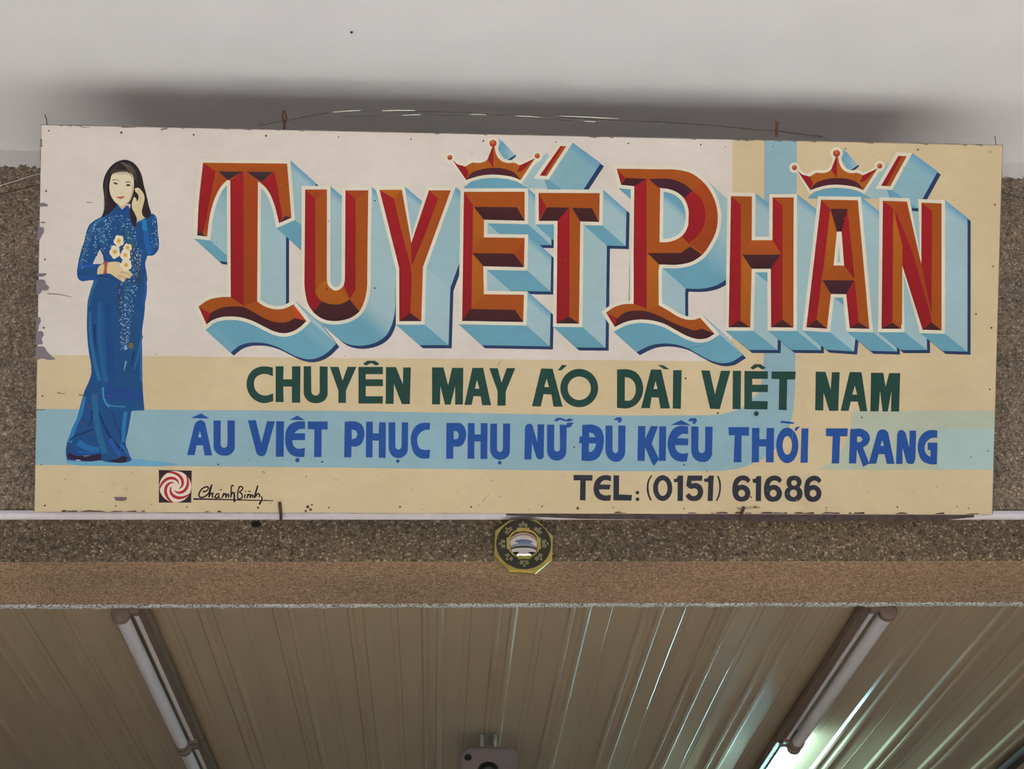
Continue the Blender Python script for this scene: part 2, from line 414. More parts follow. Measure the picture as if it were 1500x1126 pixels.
# ------------------------------------------------------------------ painted grounds
WHITE, BEIGE, BLUE = (209, 195, 185), (202, 179, 143), (139, 167, 176)
CREAM = (214, 203, 182)
def inset(p, d=1.0): return p
a = Art()
top = lambda x: 183.2 + (x - 60) * 30 / 1409.
bot = lambda x: 749.6 + (x - 50) * 4 / 1404.
lx = lambda y: 60 - (y - 182) * 10 / 568. + .8
rx = lambda y: 1469 - (y - 212) * 15 / 542. - 1.0
grid = [(lx(182), top(60))] + [(x, top(x)) for x in (400, 800, 1200)] + [(rx(212), top(1469)), (rx(500), 500), (rx(754), bot(1454)), (1100, bot(1100)), (600, bot(600)), (lx(750), bot(50)), (lx(500), 500)]
a.tri([grid], BEIGE, nexth()); a.build('beige_ground')
a = Art()
a.tri([smooth([(lx(182), top(60)), (500, top(500)), (1073, top(1073)), (1072, 490), (1068, 510), (1056, 523), (1035, 528), (1000, 528.5), (500, 524), (lx(520), 519.5)], 60)], WHITE, nexth(3))
a.build('white_ground')
a = Art()
st = [(1119.5, top(1119)), (1167.5, top(1167)), (1166, 400), (1165, 530), (1164, 578), (1161, 605), (1156.6, 623), (1148, 642), (1135, 658), (1118, 671), (1095, 682), (1050, 689.5), (900, 690), (500, 684.8), (lx(681), 680.8),
      (lx(599), 598.8), (500, 601.6), (880, 608), (1030, 608), (1066, 604.5), (1085, 598), (1102, 584), (1110, 576), (1116, 559), (1118.5, 530)]
a.tri([smooth(st, 35)], BLUE, nexth(3)); a.build('blue_stripe')
a = Art()
a.tri([smooth([(1248, 602), (rx(602), 601), (rx(688), 688), (1195, 688), (1212, 680), (1228, 665), (1240, 645), (1247, 622)], 40)], (174, 178, 158), nexth(3))
a.tri([[(1376, 628), (rx(628), 628), (rx(688), 687), (1374, 687)]], (164, 182, 177), nexth()); a.build('faded_green_stripe')

# ------------------------------------------------------------------ the big name
HGROUND = H[0]
RED, RED2, OR, OR2, OR3, DK = (143, 29, 34), (134, 29, 35), (162, 88, 27), (150, 63, 27), (157, 76, 26), (66, 33, 36)
PALE, MID, DEEP, NAVY = (155, 178, 182), (102, 151, 168), (98, 148, 176), (42, 58, 92)
def shade(a, loops, v, top_dark=True):
    n2 = (v[0] + 4.6, v[1] + 4.6); qs = []
    for l in loops:
        n = len(l)
        for i in range(n):
            p, q = l[i], l[(i + 1) % n]; e = (q[0] - p[0], q[1] - p[1]); L = math.hypot(*e)
            if L < .05: continue
            nx, ny = e[1] / L, -e[0] / L
            if nx * v[0] + ny * v[1] > 0: qs.append((p, q, nx, ny, l[i - 1]))
    hn = nexth()
    for p, q, nx, ny, _ in qs:
        a.tri([[p, q, (q[0] + n2[0], q[1] + n2[1]), (p[0] + n2[0], p[1] + n2[1])]], NAVY, nexth(.25))
    qs.sort(key=lambda s: (s[0][0] + s[1][0]) * v[0] + (s[0][1] + s[1][1]) * v[1])
    for p, q, nx, ny, pv in qs:
        t = min(1, max(0, (ny - .25) / .6)); col = tuple(PALE[k] + (MID[k] - PALE[k]) * t for k in range(3))
        a.tri([[p, q, (q[0] + v[0], q[1] + v[1]), (p[0] + v[0], p[1] + v[1])]], col, nexth())
        e = (q[0] - p[0], q[1] - p[1]); L = math.hypot(*e)
        if top_dark and L > 14 and nx > .7 and p[1] < q[1] and (p[0] - pv[0]) > .5 * math.hypot(p[0] - pv[0], p[1] - pv[1]):
            k = 15 / L; m = (p[0] + e[0] * k, p[1] + e[1] * k)
            a.tri([[p, m, (m[0] + v[0], m[1] + v[1]), (p[0] + v[0], p[1] + v[1])]], [DEEP, col, col, DEEP], nexth())
def letter(name, outer, holes, v, base, facets, label, crown=False, parts=None, shades=True):
    outer = orient(smooth(outer), 1); holes = [orient(smooth(h), -1) for h in holes]
    oo = [offset(outer, 5)] + [offset(h, 5) for h in holes]
    a = Art()
    if shades: shade(a, oo, v)
    FR.append((name, oo, outer, holes, base, facets, label, a))
FR = []
T1 = [(297.6, 238.3), (420.7, 239.6), (424, 280), (427, 319), (408.7, 327), (403.3, 303.3), (395.3, 283.3), (386, 271.5), (378, 266), (377, 300), (376.9, 441.6), (388.4, 448.8), (402.8, 452.8), (415.6, 452), (430, 445.6),
      (448.9, 470), (439.6, 479), (430, 484.8), (417.2, 488), (402.8, 485.6), (388.4, 479), (369.2, 469.6), (353.2, 464.8), (338.8, 463.5), (322.8, 464.8), (310, 469.6), (302.8, 475.2), (290.8, 448.8), (305.2, 439.2), (322.8, 435.2), (338, 434.7), (338, 380), (337.3, 264.7),
      (332, 263.5), (323.3, 274), (314, 292.7), (308, 314), (303.5, 346.6), (289, 344.8), (291, 300)]
letter('T', T1, [], (37, 33), OR3, [
    ([(297.6, 238.3), (316, 251), (307, 298), (299, 338), (289, 344.8), (291, 300)], RED), ([(297.6, 238.3), (420.7, 239.6), (403, 251.7), (316, 251)], OR3),
    ([(322, 252), (334, 262.7), (323.3, 274), (314, 292.7), (308, 314), (303.5, 340), (301, 330), (306, 300), (312, 275)], OR2),
    ([(320, 251), (356, 251.5), (334, 263.7)], (62, 42, 46)), ([(361, 251.5), (401, 252), (383, 266.5)], (62, 42, 46)), ([(289.3, 341), (295, 338), (300, 346.3), (289, 344.8)], (62, 42, 46)),
    ([(337.3, 264.7), (357, 250.5), (357.5, 300), (357, 448), (338, 434.7)], RED), ([(357, 250.5), (378, 266), (376.9, 441.6), (357, 448)], OR2),
    ([(402, 252), (383, 267), (395, 283), (403, 303), (409, 327), (414, 318), (410, 295), (406, 270)], RED), ([(408.7, 327), (418, 316), (427, 319)], (70, 36, 60)),
    ([(302.8, 474.6), (308.4, 458.4), (322.8, 451.2), (338.8, 448.8), (356.4, 449.6), (374, 458.4), (391.6, 468), (407.6, 472), (422, 471.2), (431.6, 465.6), (448.9, 470), (439.6, 479), (430, 484.8), (417.2, 488), (402.8, 485.6), (388.4, 479), (369.2, 469.6), (353.2, 464.8), (338.8, 463.5), (322.8, 464.8), (310, 469.6)], DK),
    ([(290.8, 448.8), (308, 459), (302.8, 475.2)], RED), ([(430, 445.6), (448.9, 470), (431.6, 465.6)], (176, 70, 36))],
    'tall letter T with a curled foot')
U1 = [(447.1, 277.5), (479.1, 277.5), (478.8, 408), (480.6, 417.6), (486, 423.6), (491.6, 425.6), (498, 423.6), (503.5, 417.6), (505.2, 408), (506, 278.8), (539.6, 278.8), (538.4, 360), (538, 415), (536.4, 430.4), (532.4, 444.8), (525.6, 457), (514.8, 464.8), (502, 469), (488, 470.2), (473.2, 467.2), (460.4, 458.4), (451.6, 445.6), (447.4, 430), (446, 400)]
letter('U', U1, [], (36, 31), OR3, [
    ([(447.1, 277.5), (462, 292), (462, 428), (466, 436), (471.5, 441.5), (459, 457.5), (451.6, 446), (447.4, 430), (446, 400)], RED), ([(447.1, 277.5), (479.1, 277.5), (462, 292)], OR2),
    ([(462, 425), (467, 436), (472, 441.8), (484, 445.6), (494, 446), (505, 443), (512.4, 438.5), (502, 427), (491.6, 427), (480, 419), (478.8, 408)], OR),
    ([(471.5, 441.5), (483, 445.2), (494, 446), (505.2, 443), (512.4, 438.7), (526.5, 456.2), (514.8, 464.8), (502, 469), (488, 470.2), (473.2, 467.2), (459, 457.5)], DK),
    ([(506, 278.8), (521, 292), (521, 420), (512.4, 438), (503.5, 418), (505.2, 408)], RED), ([(506, 278.8), (539.6, 278.8), (521, 292)], OR2)],
    'letter U with a rounded maroon bottom')
letter('Y', [(555.9, 278), (588.7, 278), (602.5, 355.6), (628.4, 278.8), (660.4, 278.8), (619.6, 390.8), (617.2, 470.4), (584.9, 470.4), (584.6, 392.5)], [], (35, 30), OR3, [
    ([(555.9, 278), (577, 291), (591, 350), (602, 393), (601, 459), (584.9, 470.4), (584.6, 392.5)], RED), ([(555.9, 278), (588.7, 278), (577, 291)], OR),
    ([(628.4, 278.8), (642, 291), (622, 345), (603, 390), (602, 357)], RED), ([(584.9, 470.4), (601, 458), (617.2, 470.4)], DK)], 'letter Y')
letter('E', [(679.5, 280.9), (768.5, 280.9), (768.5, 323.3), (709.1, 322), (708.8, 347.6), (768.5, 348.4), (767.5, 391.3), (708, 390), (708.8, 430.8), (767.5, 431.6), (766.4, 471.6), (676.8, 470)], [], (34, 30.5), OR3, [
    ([(679.5, 280.9), (693, 301), (690.5, 452), (676.8, 470)], RED), ([(694, 303), (757, 303.5), (768.5, 323.3), (709.1, 322)], DK), ([(692, 370.5), (752.8, 371.3), (767.5, 391.3), (708, 390)], DK),
    ([(693, 303), (709, 322), (708.8, 347.6), (693, 362)], OR), ([(691.5, 372), (708, 390), (708.8, 430.8), (691, 449)], OR), ([(768.5, 348.4), (767.5, 391.3), (754, 371)], OR2),
    ([(688.8, 452.4), (754.4, 453.7), (766.4, 471.6), (676.8, 470)], DK)], 'letter E')
letter('T', [(788.8, 282.5), (878.4, 282.8), (877.6, 325.2), (849.9, 324.4), (848, 474), (814.9, 473.7), (816.5, 323.6), (789.1, 323.6)], [], (34, 30), OR3, [
    ([(788.8, 282.5), (800, 303), (789.1, 323.6)], RED), ([(801, 303.5), (834, 304), (816.5, 323.6), (790, 323.6)], DK), ([(838, 304.5), (867, 304.8), (877, 325.2), (849.9, 324.4)], DK),
    ([(816.5, 323.6), (834.5, 304), (834, 462), (814.9, 473.7)], RED), ([(814.9, 473.7), (833, 463), (848, 474)], DK)], 'plain letter T without a foot')
P1 = [(903.2, 247.2), (960, 248), (996, 249.3), (1012, 253.6), (1028, 264.8), (1040.8, 280.8), (1048.8, 300), (1051.2, 317.6), (1048.8, 338.4), (1040.8, 356), (1028, 373.6), (1013.6, 383), (997.6, 387.2), (965.6, 387.4), (964.4, 400), (964.7, 446.8), (978.8, 454.8), (994.8, 464.4), (1009.2, 468.4), (1017.2, 467.9), (1025.2, 465.2),
      (1046.5, 488.7), (1036.4, 494.8), (1023.6, 496.7), (1009.2, 493.2), (991.6, 484.4), (972.4, 474), (954.8, 469.2), (937.2, 467.9), (921.2, 470), (908.4, 474.8), (900.4, 479), (887.6, 457.7), (898.8, 450), (913.2, 445.5), (927.9, 444.9), (927.9, 370), (928.8, 272.8), (909.6, 270.9)]
letter('P', P1, [[(966.9, 275.2), (978.4, 276.8), (991.2, 281.6), (1002.4, 292), (1008, 306.4), (1008, 328.8), (1000.8, 343.2), (991.2, 350.4), (978.4, 354.4), (965.9, 354.7)]], (34, 30), OR3, [
    ([(903.2, 247.2), (915, 260), (909.6, 270.9)], RED), ([(909.6, 270.9), (916, 260.5), (948, 262), (928.8, 272.8)], DK),
    ([(950, 262), (985, 263), (1000, 268.5), (1014, 279), (1003, 290), (991.2, 281.6), (978.4, 276.8), (966.9, 275.2)], (66, 34, 46)),
    ([(928.8, 272.8), (947, 262), (947, 370), (947, 452), (927.9, 444.9), (927.9, 370)], RED),
    ([(1003, 290), (1014, 279), (1026, 290), (1033, 310), (1031, 330), (1021, 346), (1009, 357), (999, 347), (1006, 335), (1008, 328.8), (1008, 306)], RED),
    ([(1014, 279), (1030, 267), (1040.8, 280.8), (1048.8, 300), (1051.2, 317.6), (1048.8, 338.4), (1040.8, 356), (1030, 371), (1011, 358), (1021, 346), (1031, 330), (1033, 310), (1026, 290)], OR2),
    ([(948, 370.5), (997, 370.4), (1011, 361), (1028, 373), (1013.6, 383), (997.6, 387.2), (965.6, 387.4)], DK), ([(948, 371), (964.4, 387), (964.7, 446.8), (948, 452)], OR),
    ([(904, 466), (916.4, 457.2), (929.2, 454.8), (945.2, 455.6), (966, 462.8), (985.2, 472.4), (1006, 480.4), (1017, 483.6), (1027.6, 481.2), (1046.5, 488.7), (1036.4, 494.8), (1023.6, 496.7), (1009.2, 493.2), (991.6, 484.4), (972.4, 474), (954.8, 469.2), (937.2, 467.9), (921.2, 470), (908.4, 474.8), (900.4, 479)], DK),
    ([(887.6, 457.7), (904, 466), (900.4, 479)], RED)], 'tall letter P with a curled foot')
letter('H', [(1070.4, 287.1), (1101.3, 287.7), (1100.9, 351.7), (1131.1, 351.7), (1131.5, 289.1), (1162.3, 289.1), (1162, 479.7), (1129.1, 479.3), (1128.7, 393.7), (1100.9, 393.7), (1098.8, 479.5), (1067, 479.3)], [], (35, 28), OR3, [
    ([(1070.4, 287.1), (1085, 300), (1084.5, 470), (1067, 479.3)], RED), ([(1131.5, 289.1), (1146, 301), (1146, 468), (1129.1, 479.3), (1128.7, 393.7), (1143.5, 373), (1131.1, 351.7)], RED),
    ([(1087, 371), (1101, 351.7), (1131, 351.7), (1143.5, 371)], (158, 76, 32)), ([(1087.3, 372.9), (1143.3, 372.9), (1128.7, 393.7), (1100.9, 393.7)], (66, 34, 38)), ([(1087, 374), (1100.9, 393.7), (1099, 470), (1085, 468)], OR),
    ([(1067, 479.3), (1083, 469), (1098.8, 479.5)], DK), ([(1129.1, 479.3), (1146, 468), (1162, 479.7)], DK)], 'letter H')
letter('A', [(1202.4, 292.5), (1256.3, 293.3), (1273.1, 481.5), (1244.2, 480.7), (1239.1, 430.9), (1216.9, 430.6), (1211.1, 481.3), (1180.7, 479.3)], [[(1225.6, 339.2), (1232.3, 339.2), (1236, 389), (1220.7, 388.7)]], (35, 28), OR3, [
    ([(1202.4, 292.5), (1216, 306), (1206, 390), (1203, 410), (1196, 467), (1180.7, 479.3)], RED), ([(1241, 306), (1247.9, 370), (1251.5, 409), (1236, 389), (1232.3, 339.2)], RED),
    ([(1252, 411), (1257.5, 472), (1244.2, 480.7), (1239.1, 430.9)], RED), ([(1216, 306), (1241, 306), (1232.3, 339.2), (1225.6, 339.2)], DK), ([(1204.4, 410.2), (1251, 410.7), (1239.1, 430.9), (1216.9, 430.6)], (66, 34, 42)),
    ([(1216, 307), (1225.6, 339.2), (1220.7, 388.7), (1207, 400)], OR), ([(1180.7, 479.3), (1195.5, 468), (1211.1, 481.3)], DK), ([(1244.2, 480.7), (1257.5, 472), (1273.1, 481.5)], DK)], 'letter A')
letter('N', [(1292.8, 294.1), (1328, 295.2), (1349, 386.1), (1349.3, 296.8), (1378.9, 297.9), (1378.8, 483.7), (1351, 482.9), (1321.5, 389.8), (1319.7, 481.5), (1290.8, 481.5)], [], (33, 26), OR3, [
    ([(1292.8, 294.1), (1308, 305), (1307, 470), (1290.8, 481.5)], RED), ([(1310, 306), (1337, 370), (1349, 402), (1363, 464), (1364, 472), (1351, 482.9), (1321.5, 389.8)], RED),
    ([(1310, 303), (1328, 295.2), (1349, 386), (1363, 462), (1337, 372)], OR2), ([(1308.5, 308), (1321.5, 360), (1321, 475), (1307, 470)], OR),
    ([(1349.3, 296.8), (1365, 309), (1364, 460), (1349, 386)], RED), ([(1290.8, 481.5), (1306, 472), (1319.7, 481.5)], DK), ([(1351, 482.9), (1364, 472), (1378.8, 483.7)], DK)], 'letter N')
letter('accent', [(820.8, 214), (829.6, 214), (800.8, 258), (790.4, 257.2)], [], (41, 30), OR3, [([(820.8, 214), (825, 214), (797, 257.5), (790.4, 257.2)], RED)], 'acute accent over the E')
letter('accent', [(1315.4, 228.3), (1327.9, 228.8), (1303.6, 273), (1290.2, 272.1)], [], (37, 27), OR3, [([(1315.4, 228.3), (1321, 228.5), (1298, 272.6), (1290.2, 272.1)], RED)], 'acute accent over the N')
# crowns
CR = [(662.4, 234), (670.4, 241.2), (680, 243.6), (686, 241.6), (690.9, 238.5), (700.8, 238.8), (710.4, 236.4), (717.6, 228.4), (721.3, 214.8), (724.5, 214.8), (727.2, 226.8), (734.4, 235.6), (744, 238.8), (753.6, 238.5), (761.6, 242), (772.8, 238.8), (784, 231.6), (777.6, 241.2), (762.4, 263.9), (752, 259.6), (739.2, 257.2), (723.2, 255.9), (707.2, 256.9), (692.8, 260.4), (682.9, 263.9)]
CB = [(658.9, 230.8, 3.7), (722.1, 210, 5.2), (786.9, 228.4, 3.8)]
CF = [([(662.4, 234), (671, 241), (680, 243.6), (687, 253), (682.9, 263.9)], RED), ([(682.9, 263.9), (690, 254), (705, 248), (722, 246), (742, 248), (755, 254), (762.4, 263.9), (752, 259.6), (739.2, 257.2), (723.2, 255.9), (707.2, 256.9), (692.8, 260.4)], (78, 36, 44)),
      ([(721.3, 214.8), (723, 214.8), (722.5, 246), (714, 233.5)], RED), ([(761.6, 242), (784, 231.6), (765, 250), (757, 252)], RED)]
CS = [([(680, 274), (690, 266), (705, 262), (723, 260.5), (742, 262), (757, 266), (768, 272), (776, 276), (680, 276)], MID), ([(764, 268), (778, 246), (790, 236), (795, 228), (801, 224), (806, 232), (796, 250), (797, 262), (802, 276), (776, 276)], PALE),
      ([(730.5, 203), (737, 208), (755, 228), (748, 236), (738, 232), (730, 220)], PALE), ([(755.2, 226.5), (756, 229), (748, 235.5), (743, 234.5)], NAVY)]
CREN = []
for k, (m, lab) in enumerate(((lambda x, y: (x, y), 'painted crown above the letter E'), (lambda x, y: (1225.1 + (x - 722.1) * .975, 224.8 + (y - 210) * 1.0), 'painted crown above the letter A'))):
    a = Art()
    for pts, col in CS:
        q = [m(*p) for p in pts]
        cols = col if col is not PALE or len(pts) != 6 else [PALE, DEEP, PALE, PALE, MID, MID]
        a.tri([q], cols, nexth())
    CREN.append((a, m, lab))
# faces: cream halo then facets, above every drop shade
for (a, m, lab) in CREN:
    h = nexth(2); body = orient(smooth([m(*p) for p in CR], 40), 1); a.tri([offset(body, 4.2)], CREAM, h)
    for (x, y, r) in CB: a.tri([circ(*m(x, y), r + 4)], CREAM, nexth())
    a.tri([body], OR, nexth(2))
    for pts, col in CF: a.tri([smooth([m(*p) for p in pts], 40)], col, nexth())
    for (x, y, r) in CB:
        a.tri([circ(*m(x, y), r)], (158, 60, 36), nexth()); a.tri([circ(*m(x - .5, y - r * .35), r * .55)], (186, 98, 46), nexth())
    draw_stroke(a, [m(686, 241.6), m(693, 238.6), m(694, 252)], .8, (140, 60, 30)); draw_stroke(a, [m(751, 238.8), m(749, 251)], .8, (140, 60, 30))
    o = a.build('painted_crown'); o['label'] = lab
for (name, oo, outer, holes, base, facets, lab, a) in FR:
    a.tri([oo[0]] + oo[1:], CREAM, nexth(2))
    a.tri([outer] + holes, base, nexth(2))
    for pts, col in facets:
        q = smooth(pts, 32) if len(pts) > 5 else pts
        # brushed bevel: a touch brighter at its upper end
        ys = [p[1] for p in q]; y0, y1 = min(ys), max(ys)
        cols = [tuple(c * (1.07 - .10 * (p[1] - y0) / max(1, y1 - y0)) for c in col) for p in q]
        a.tri([q], cols, nexth())
    if name == 'accent': o = a.build('painted_accent')
    else: o = a.build('name_letter')
    o['label'] = 'red and orange ' + lab + ' with a pale blue drop shade'

# ------------------------------------------------------------------ small lettering
HTOP = H[0]; H[0] = HGROUND
GREEN, INK, BLK = (38, 68, 60), (40, 78, 144), (50, 50, 58)
def glyph(crop, loops, col, name, dots=()):
    a = Art(); ox, oy, s = crop; h = nexth(2)
    first = True
    for l in loops:
        if isinstance(l, tuple) and l[0] == 'h':      # (hole loops follow their outer)
            continue
    i = 0
    while i < len(loops):
        out = loops[i]; hs = []; i += 1
        while i < len(loops) and isinstance(loops[i], tuple) and loops[i][0] == 'h': hs.append(loops[i][1]); i += 1
        L = [orient(smooth(xf(out, ox, oy, s), 50), 1)] + [orient(smooth(xf(q, ox, oy, s), 50), -1) for q in hs]
        a.tri(L, col, nexth())
    for (x, y, r) in dots: a.tri([circ(ox + x / s, oy + y / s, r / s, n=12)], col, nexth())
    return a.build(name)
hh = lambda l: ('h', l)
G = lambda crop, *loops, dots=(): glyph(crop, list(loops), GREEN, 'slogan_letter', dots)
c1, c2, c3, c4 = (350, 525, 5.769), (610, 525, 5.5556), (880, 530, 5.172), (1160, 530, 8.333)
G(c1, [(287, 75), (220, 65), (150, 78), (95, 120), (65, 200), (70, 260), (105, 325), (150, 360), (210, 377), (290, 360), (290, 293), (230, 312), (175, 300), (140, 265), (127, 215), (140, 165), (175, 138), (225, 130), (287, 150)])
G(c1, [(310, 65), (378, 65), (375, 175), (448, 175), (448, 65), (520, 65), (518, 373), (447, 373), (447, 237), (375, 237), (378, 368), (310, 368)])
G(c1, [(547, 65), (610, 65), (612, 280), (625, 303), (648, 312), (672, 303), (682, 280), (682, 65), (750, 68), (750, 300), (735, 340), (700, 368), (648, 378), (595, 365), (560, 330), (547, 290)])
G(c1, [(768, 70), (842, 70), (876, 185), (918, 70), (993, 70), (905, 270), (905, 375), (840, 375), (840, 270)])
G(c1, [(1010, 70), (1217, 70), (1217, 132), (1072, 132), (1072, 175), (1217, 175), (1217, 234), (1072, 234), (1072, 318), (1217, 318), (1215, 380), (1010, 380)], [(1047, 45), (1085, 18), (1150, 18), (1190, 45), (1160, 60), (1118, 38), (1075, 60)])
G(c1, [(1242, 72), (1327, 72), (1385, 215), (1388, 75), (1453, 75), (1445, 385), (1377, 385), (1310, 215), (1307, 383), (1240, 383)])
G(c2, [(127, 72), (220, 72), (258, 215), (290, 75), (382, 75), (378, 375), (315, 375), (315, 225), (278, 375), (232, 375), (195, 225), (192, 373), (127, 373)])
G(c2, [(455, 75), (543, 75), (608, 380), (535, 380), (522, 308), (465, 306), (450, 377), (390, 377)], hh([(493, 175), (512, 245), (476, 245)]))
G(c2, [(592, 78), (662, 78), (692, 195), (735, 78), (805, 78), (728, 265), (726, 383), (658, 383), (660, 265)])
G(c2, [(1015, 80), (1108, 83), (1190, 392), (1115, 392), (1098, 293), (1035, 290), (1012, 390), (940, 388)], hh([(1060, 165), (1078, 232), (1040, 230)]), [(1185, 50), (1227, 55), (1180, 97), (1150, 95)])
G(c2, circ(1325, 240, 154, 156, 24), hh(circ(1325, 242, 94, 95, 24)))
G(c3, [(123, 57), (215, 57), (270, 80), (310, 140), (322, 205), (305, 275), (265, 325), (210, 350), (123, 348)], hh([(183, 115), (225, 125), (255, 160), (265, 205), (255, 255), (225, 290), (182, 293)]))
G(c3, [(380, 57), (458, 58), (525, 352), (452, 352), (438, 270), (385, 268), (372, 350), (305, 350)], hh([(415, 145), (430, 205), (400, 205)]), [(428, 22), (475, 25), (522, 57), (478, 55)])
G(c3, [(548, 62), (613, 62), (607, 355), (545, 353)])
G(c3, [(760, 63), (825, 65), (865, 245), (910, 67), (982, 67), (902, 357), (828, 355)])
G(c3, [(1000, 67), (1063, 67), (1060, 357), (998, 357)])
G(c3, [(1088, 68), (1267, 70), (1265, 128), (1148, 128), (1148, 172), (1267, 172), (1265, 228), (1146, 228), (1146, 295), (1265, 297), (1263, 360), (1087, 358)], [(1130, 45), (1165, 17), (1210, 17), (1252, 45), (1225, 58), (1190, 38), (1155, 58)], dots=[(1178, 391, 19)])
G(c3, [(1293, 72), (1477, 72), (1473, 133), (1413, 133), (1408, 365), (1348, 363), (1352, 130), (1293, 128)])
G(c4, [(290, 117), (410, 120), (473, 335), (487, 125), (583, 125), (565, 597), (455, 597), (387, 375), (382, 592), (283, 590)])
G(c4, [(705, 122), (850, 125), (920, 602), (830, 602), (803, 485), (718, 483), (692, 597), (593, 597)], hh([(768, 290), (795, 398), (737, 397)]))
G(c4, [(965, 132), (1115, 132), (1143, 300), (1187, 135), (1322, 135), (1308, 605), (1208, 605), (1215, 355), (1170, 605), (1105, 605), (1075, 355), (1058, 603), (957, 603)])
G = lambda crop, *loops, dots=(): glyph(crop, list(loops), INK, 'blue_letter', dots)
c5, c6, c7, c8 = (260, 600, 6.25), (490, 600, 5.5556), (750, 600, 4.8387), (1050, 605, 4.4118)
G(c5, [(122, 75), (217, 33), (292, 78), (210, 80)], [(150, 160), (170, 115), (210, 92), (245, 110), (262, 160), (318, 418), (248, 418), (232, 325), (175, 325), (158, 415), (88, 415)], hh([(205, 195), (220, 252), (190, 252)]))
G(c5, [(330, 98), (397, 98), (395, 310), (405, 340), (428, 350), (452, 338), (458, 310), (458, 98), (525, 98), (525, 350), (500, 395), (465, 417), (425, 420), (385, 412), (350, 385), (330, 340)])
G(c5, [(645, 97), (717, 95), (768, 305), (820, 103), (893, 105), (815, 385), (795, 418), (765, 425), (738, 415), (720, 385)])
G(c5, [(903, 105), (975, 105), (973, 430), (900, 430)])
G(c5, [(1168, 107), (1168, 175), (1110, 180), (1070, 215), (1168, 215), (1168, 278), (1052, 278), (1058, 320), (1085, 350), (1168, 350), (1162, 432), (1095, 430), (1040, 410), (1000, 355), (985, 270), (995, 190), (1030, 135), (1090, 108)], [(1025, 92), (1098, 53), (1168, 95)], dots=[(1098, 460, 21)])
G(c5, [(1193, 107), (1375, 107), (1375, 180), (1320, 180), (1318, 432), (1250, 432), (1253, 180), (1193, 178)])
G(c6, [(83, 97), (180, 97), (220, 120), (243, 180), (238, 235), (215, 280), (180, 298), (138, 298), (137, 387), (78, 387)], hh([(140, 160), (175, 170), (187, 200), (175, 230), (140, 240)]))
G(c6, [(257, 97), (312, 97), (312, 190), (360, 192), (363, 100), (418, 102), (416, 392), (360, 390), (360, 252), (310, 250), (310, 387), (255, 387)])
G(c6, [(440, 102), (495, 102), (495, 290), (505, 318), (520, 325), (537, 315), (545, 290), (547, 102), (600, 102), (597, 325), (580, 365), (550, 388), (515, 393), (475, 380), (450, 345), (440, 310)], dots=[(515, 417, 15)])
G(c6, [(778, 107), (775, 162), (735, 165), (700, 185), (675, 225), (675, 270), (695, 315), (725, 325), (778, 325), (772, 395), (705, 395), (660, 370), (630, 310), (620, 240), (640, 160), (685, 115), (730, 105)])
G(c6, [(910, 107), (1015, 107), (1050, 130), (1072, 195), (1062, 250), (1035, 290), (1000, 300), (968, 298), (966, 398), (908, 398)], hh([(970, 172), (998, 175), (1013, 205), (1003, 235), (970, 242)]))
G(c6, [(1085, 108), (1140, 108), (1140, 200), (1190, 200), (1190, 108), (1246, 110), (1243, 400), (1188, 400), (1188, 258), (1138, 258), (1138, 398), (1083, 398)])
G(c6, [(1268, 112), (1323, 112), (1322, 310), (1333, 338), (1348, 345), (1362, 335), (1370, 310), (1372, 112), (1430, 112), (1427, 340), (1410, 380), (1380, 400), (1345, 407), (1300, 392), (1275, 360), (1265, 320)], dots=[(1344, 430, 16)])
G(c7, [(92, 130), (105, 105), (125, 98), (145, 110), (180, 230), (180, 103), (228, 103), (225, 330), (208, 350), (185, 350), (170, 330), (142, 235), (137, 352), (87, 352)])
G(c7, [(248, 105), (300, 105), (298, 270), (305, 290), (320, 297), (335, 288), (340, 265), (338, 105), (388, 107), (385, 300), (370, 335), (345, 355), (315, 360), (280, 350), (255, 320), (248, 285)], [(298, 78), (320, 57), (350, 58), (385, 70), (400, 62), (437, 72), (410, 82), (370, 80), (335, 72), (318, 82)], [(388, 92), (437, 90), (415, 122), (388, 128)])
G(c7, [(497, 107), (580, 107), (625, 130), (648, 180), (650, 240), (635, 300), (605, 345), (560, 362), (492, 360), (494, 238), (475, 237), (480, 188), (497, 188)], hh([(547, 160), (575, 168), (593, 195), (547, 193)]), hh([(545, 238), (597, 240), (585, 275), (565, 297), (545, 298)]))
G(c7, [(662, 112), (712, 112), (712, 275), (720, 300), (735, 308), (748, 298), (752, 275), (753, 112), (805, 112), (802, 300), (785, 345), (760, 365), (733, 368), (700, 358), (675, 330), (662, 290)], [(720, 70), (740, 55), (770, 52), (780, 68), (770, 90), (748, 90), (752, 72), (738, 75)])
G(c7, [(893, 115), (945, 115), (943, 205), (985, 115), (1035, 117), (990, 240), (1042, 350), (1010, 393), (990, 375), (943, 265), (940, 362), (888, 362)])
G(c7, [(1043, 117), (1092, 117), (1090, 362), (1040, 362)])
G(c7, [(1248, 117), (1247, 172), (1205, 172), (1170, 200), (1250, 205), (1247, 252), (1155, 250), (1165, 285), (1185, 305), (1250, 307), (1238, 367), (1180, 365), (1135, 340), (1110, 290), (1103, 230), (1120, 170), (1150, 130), (1190, 115)], [(1125, 107), (1198, 73), (1268, 110)], [(1245, 75), (1265, 60), (1300, 58), (1312, 75), (1298, 100), (1275, 98), (1285, 78), (1262, 82)])
G(c7, [(1270, 118), (1322, 118), (1320, 270), (1328, 300), (1345, 308), (1362, 298), (1368, 270), (1370, 120), (1422, 120), (1418, 310), (1400, 350), (1375, 368), (1345, 370), (1310, 360), (1282, 330), (1270, 290)])
G(c8, [(75, 90), (208, 90), (207, 145), (160, 145), (158, 317), (108, 317), (115, 143), (77, 143)])
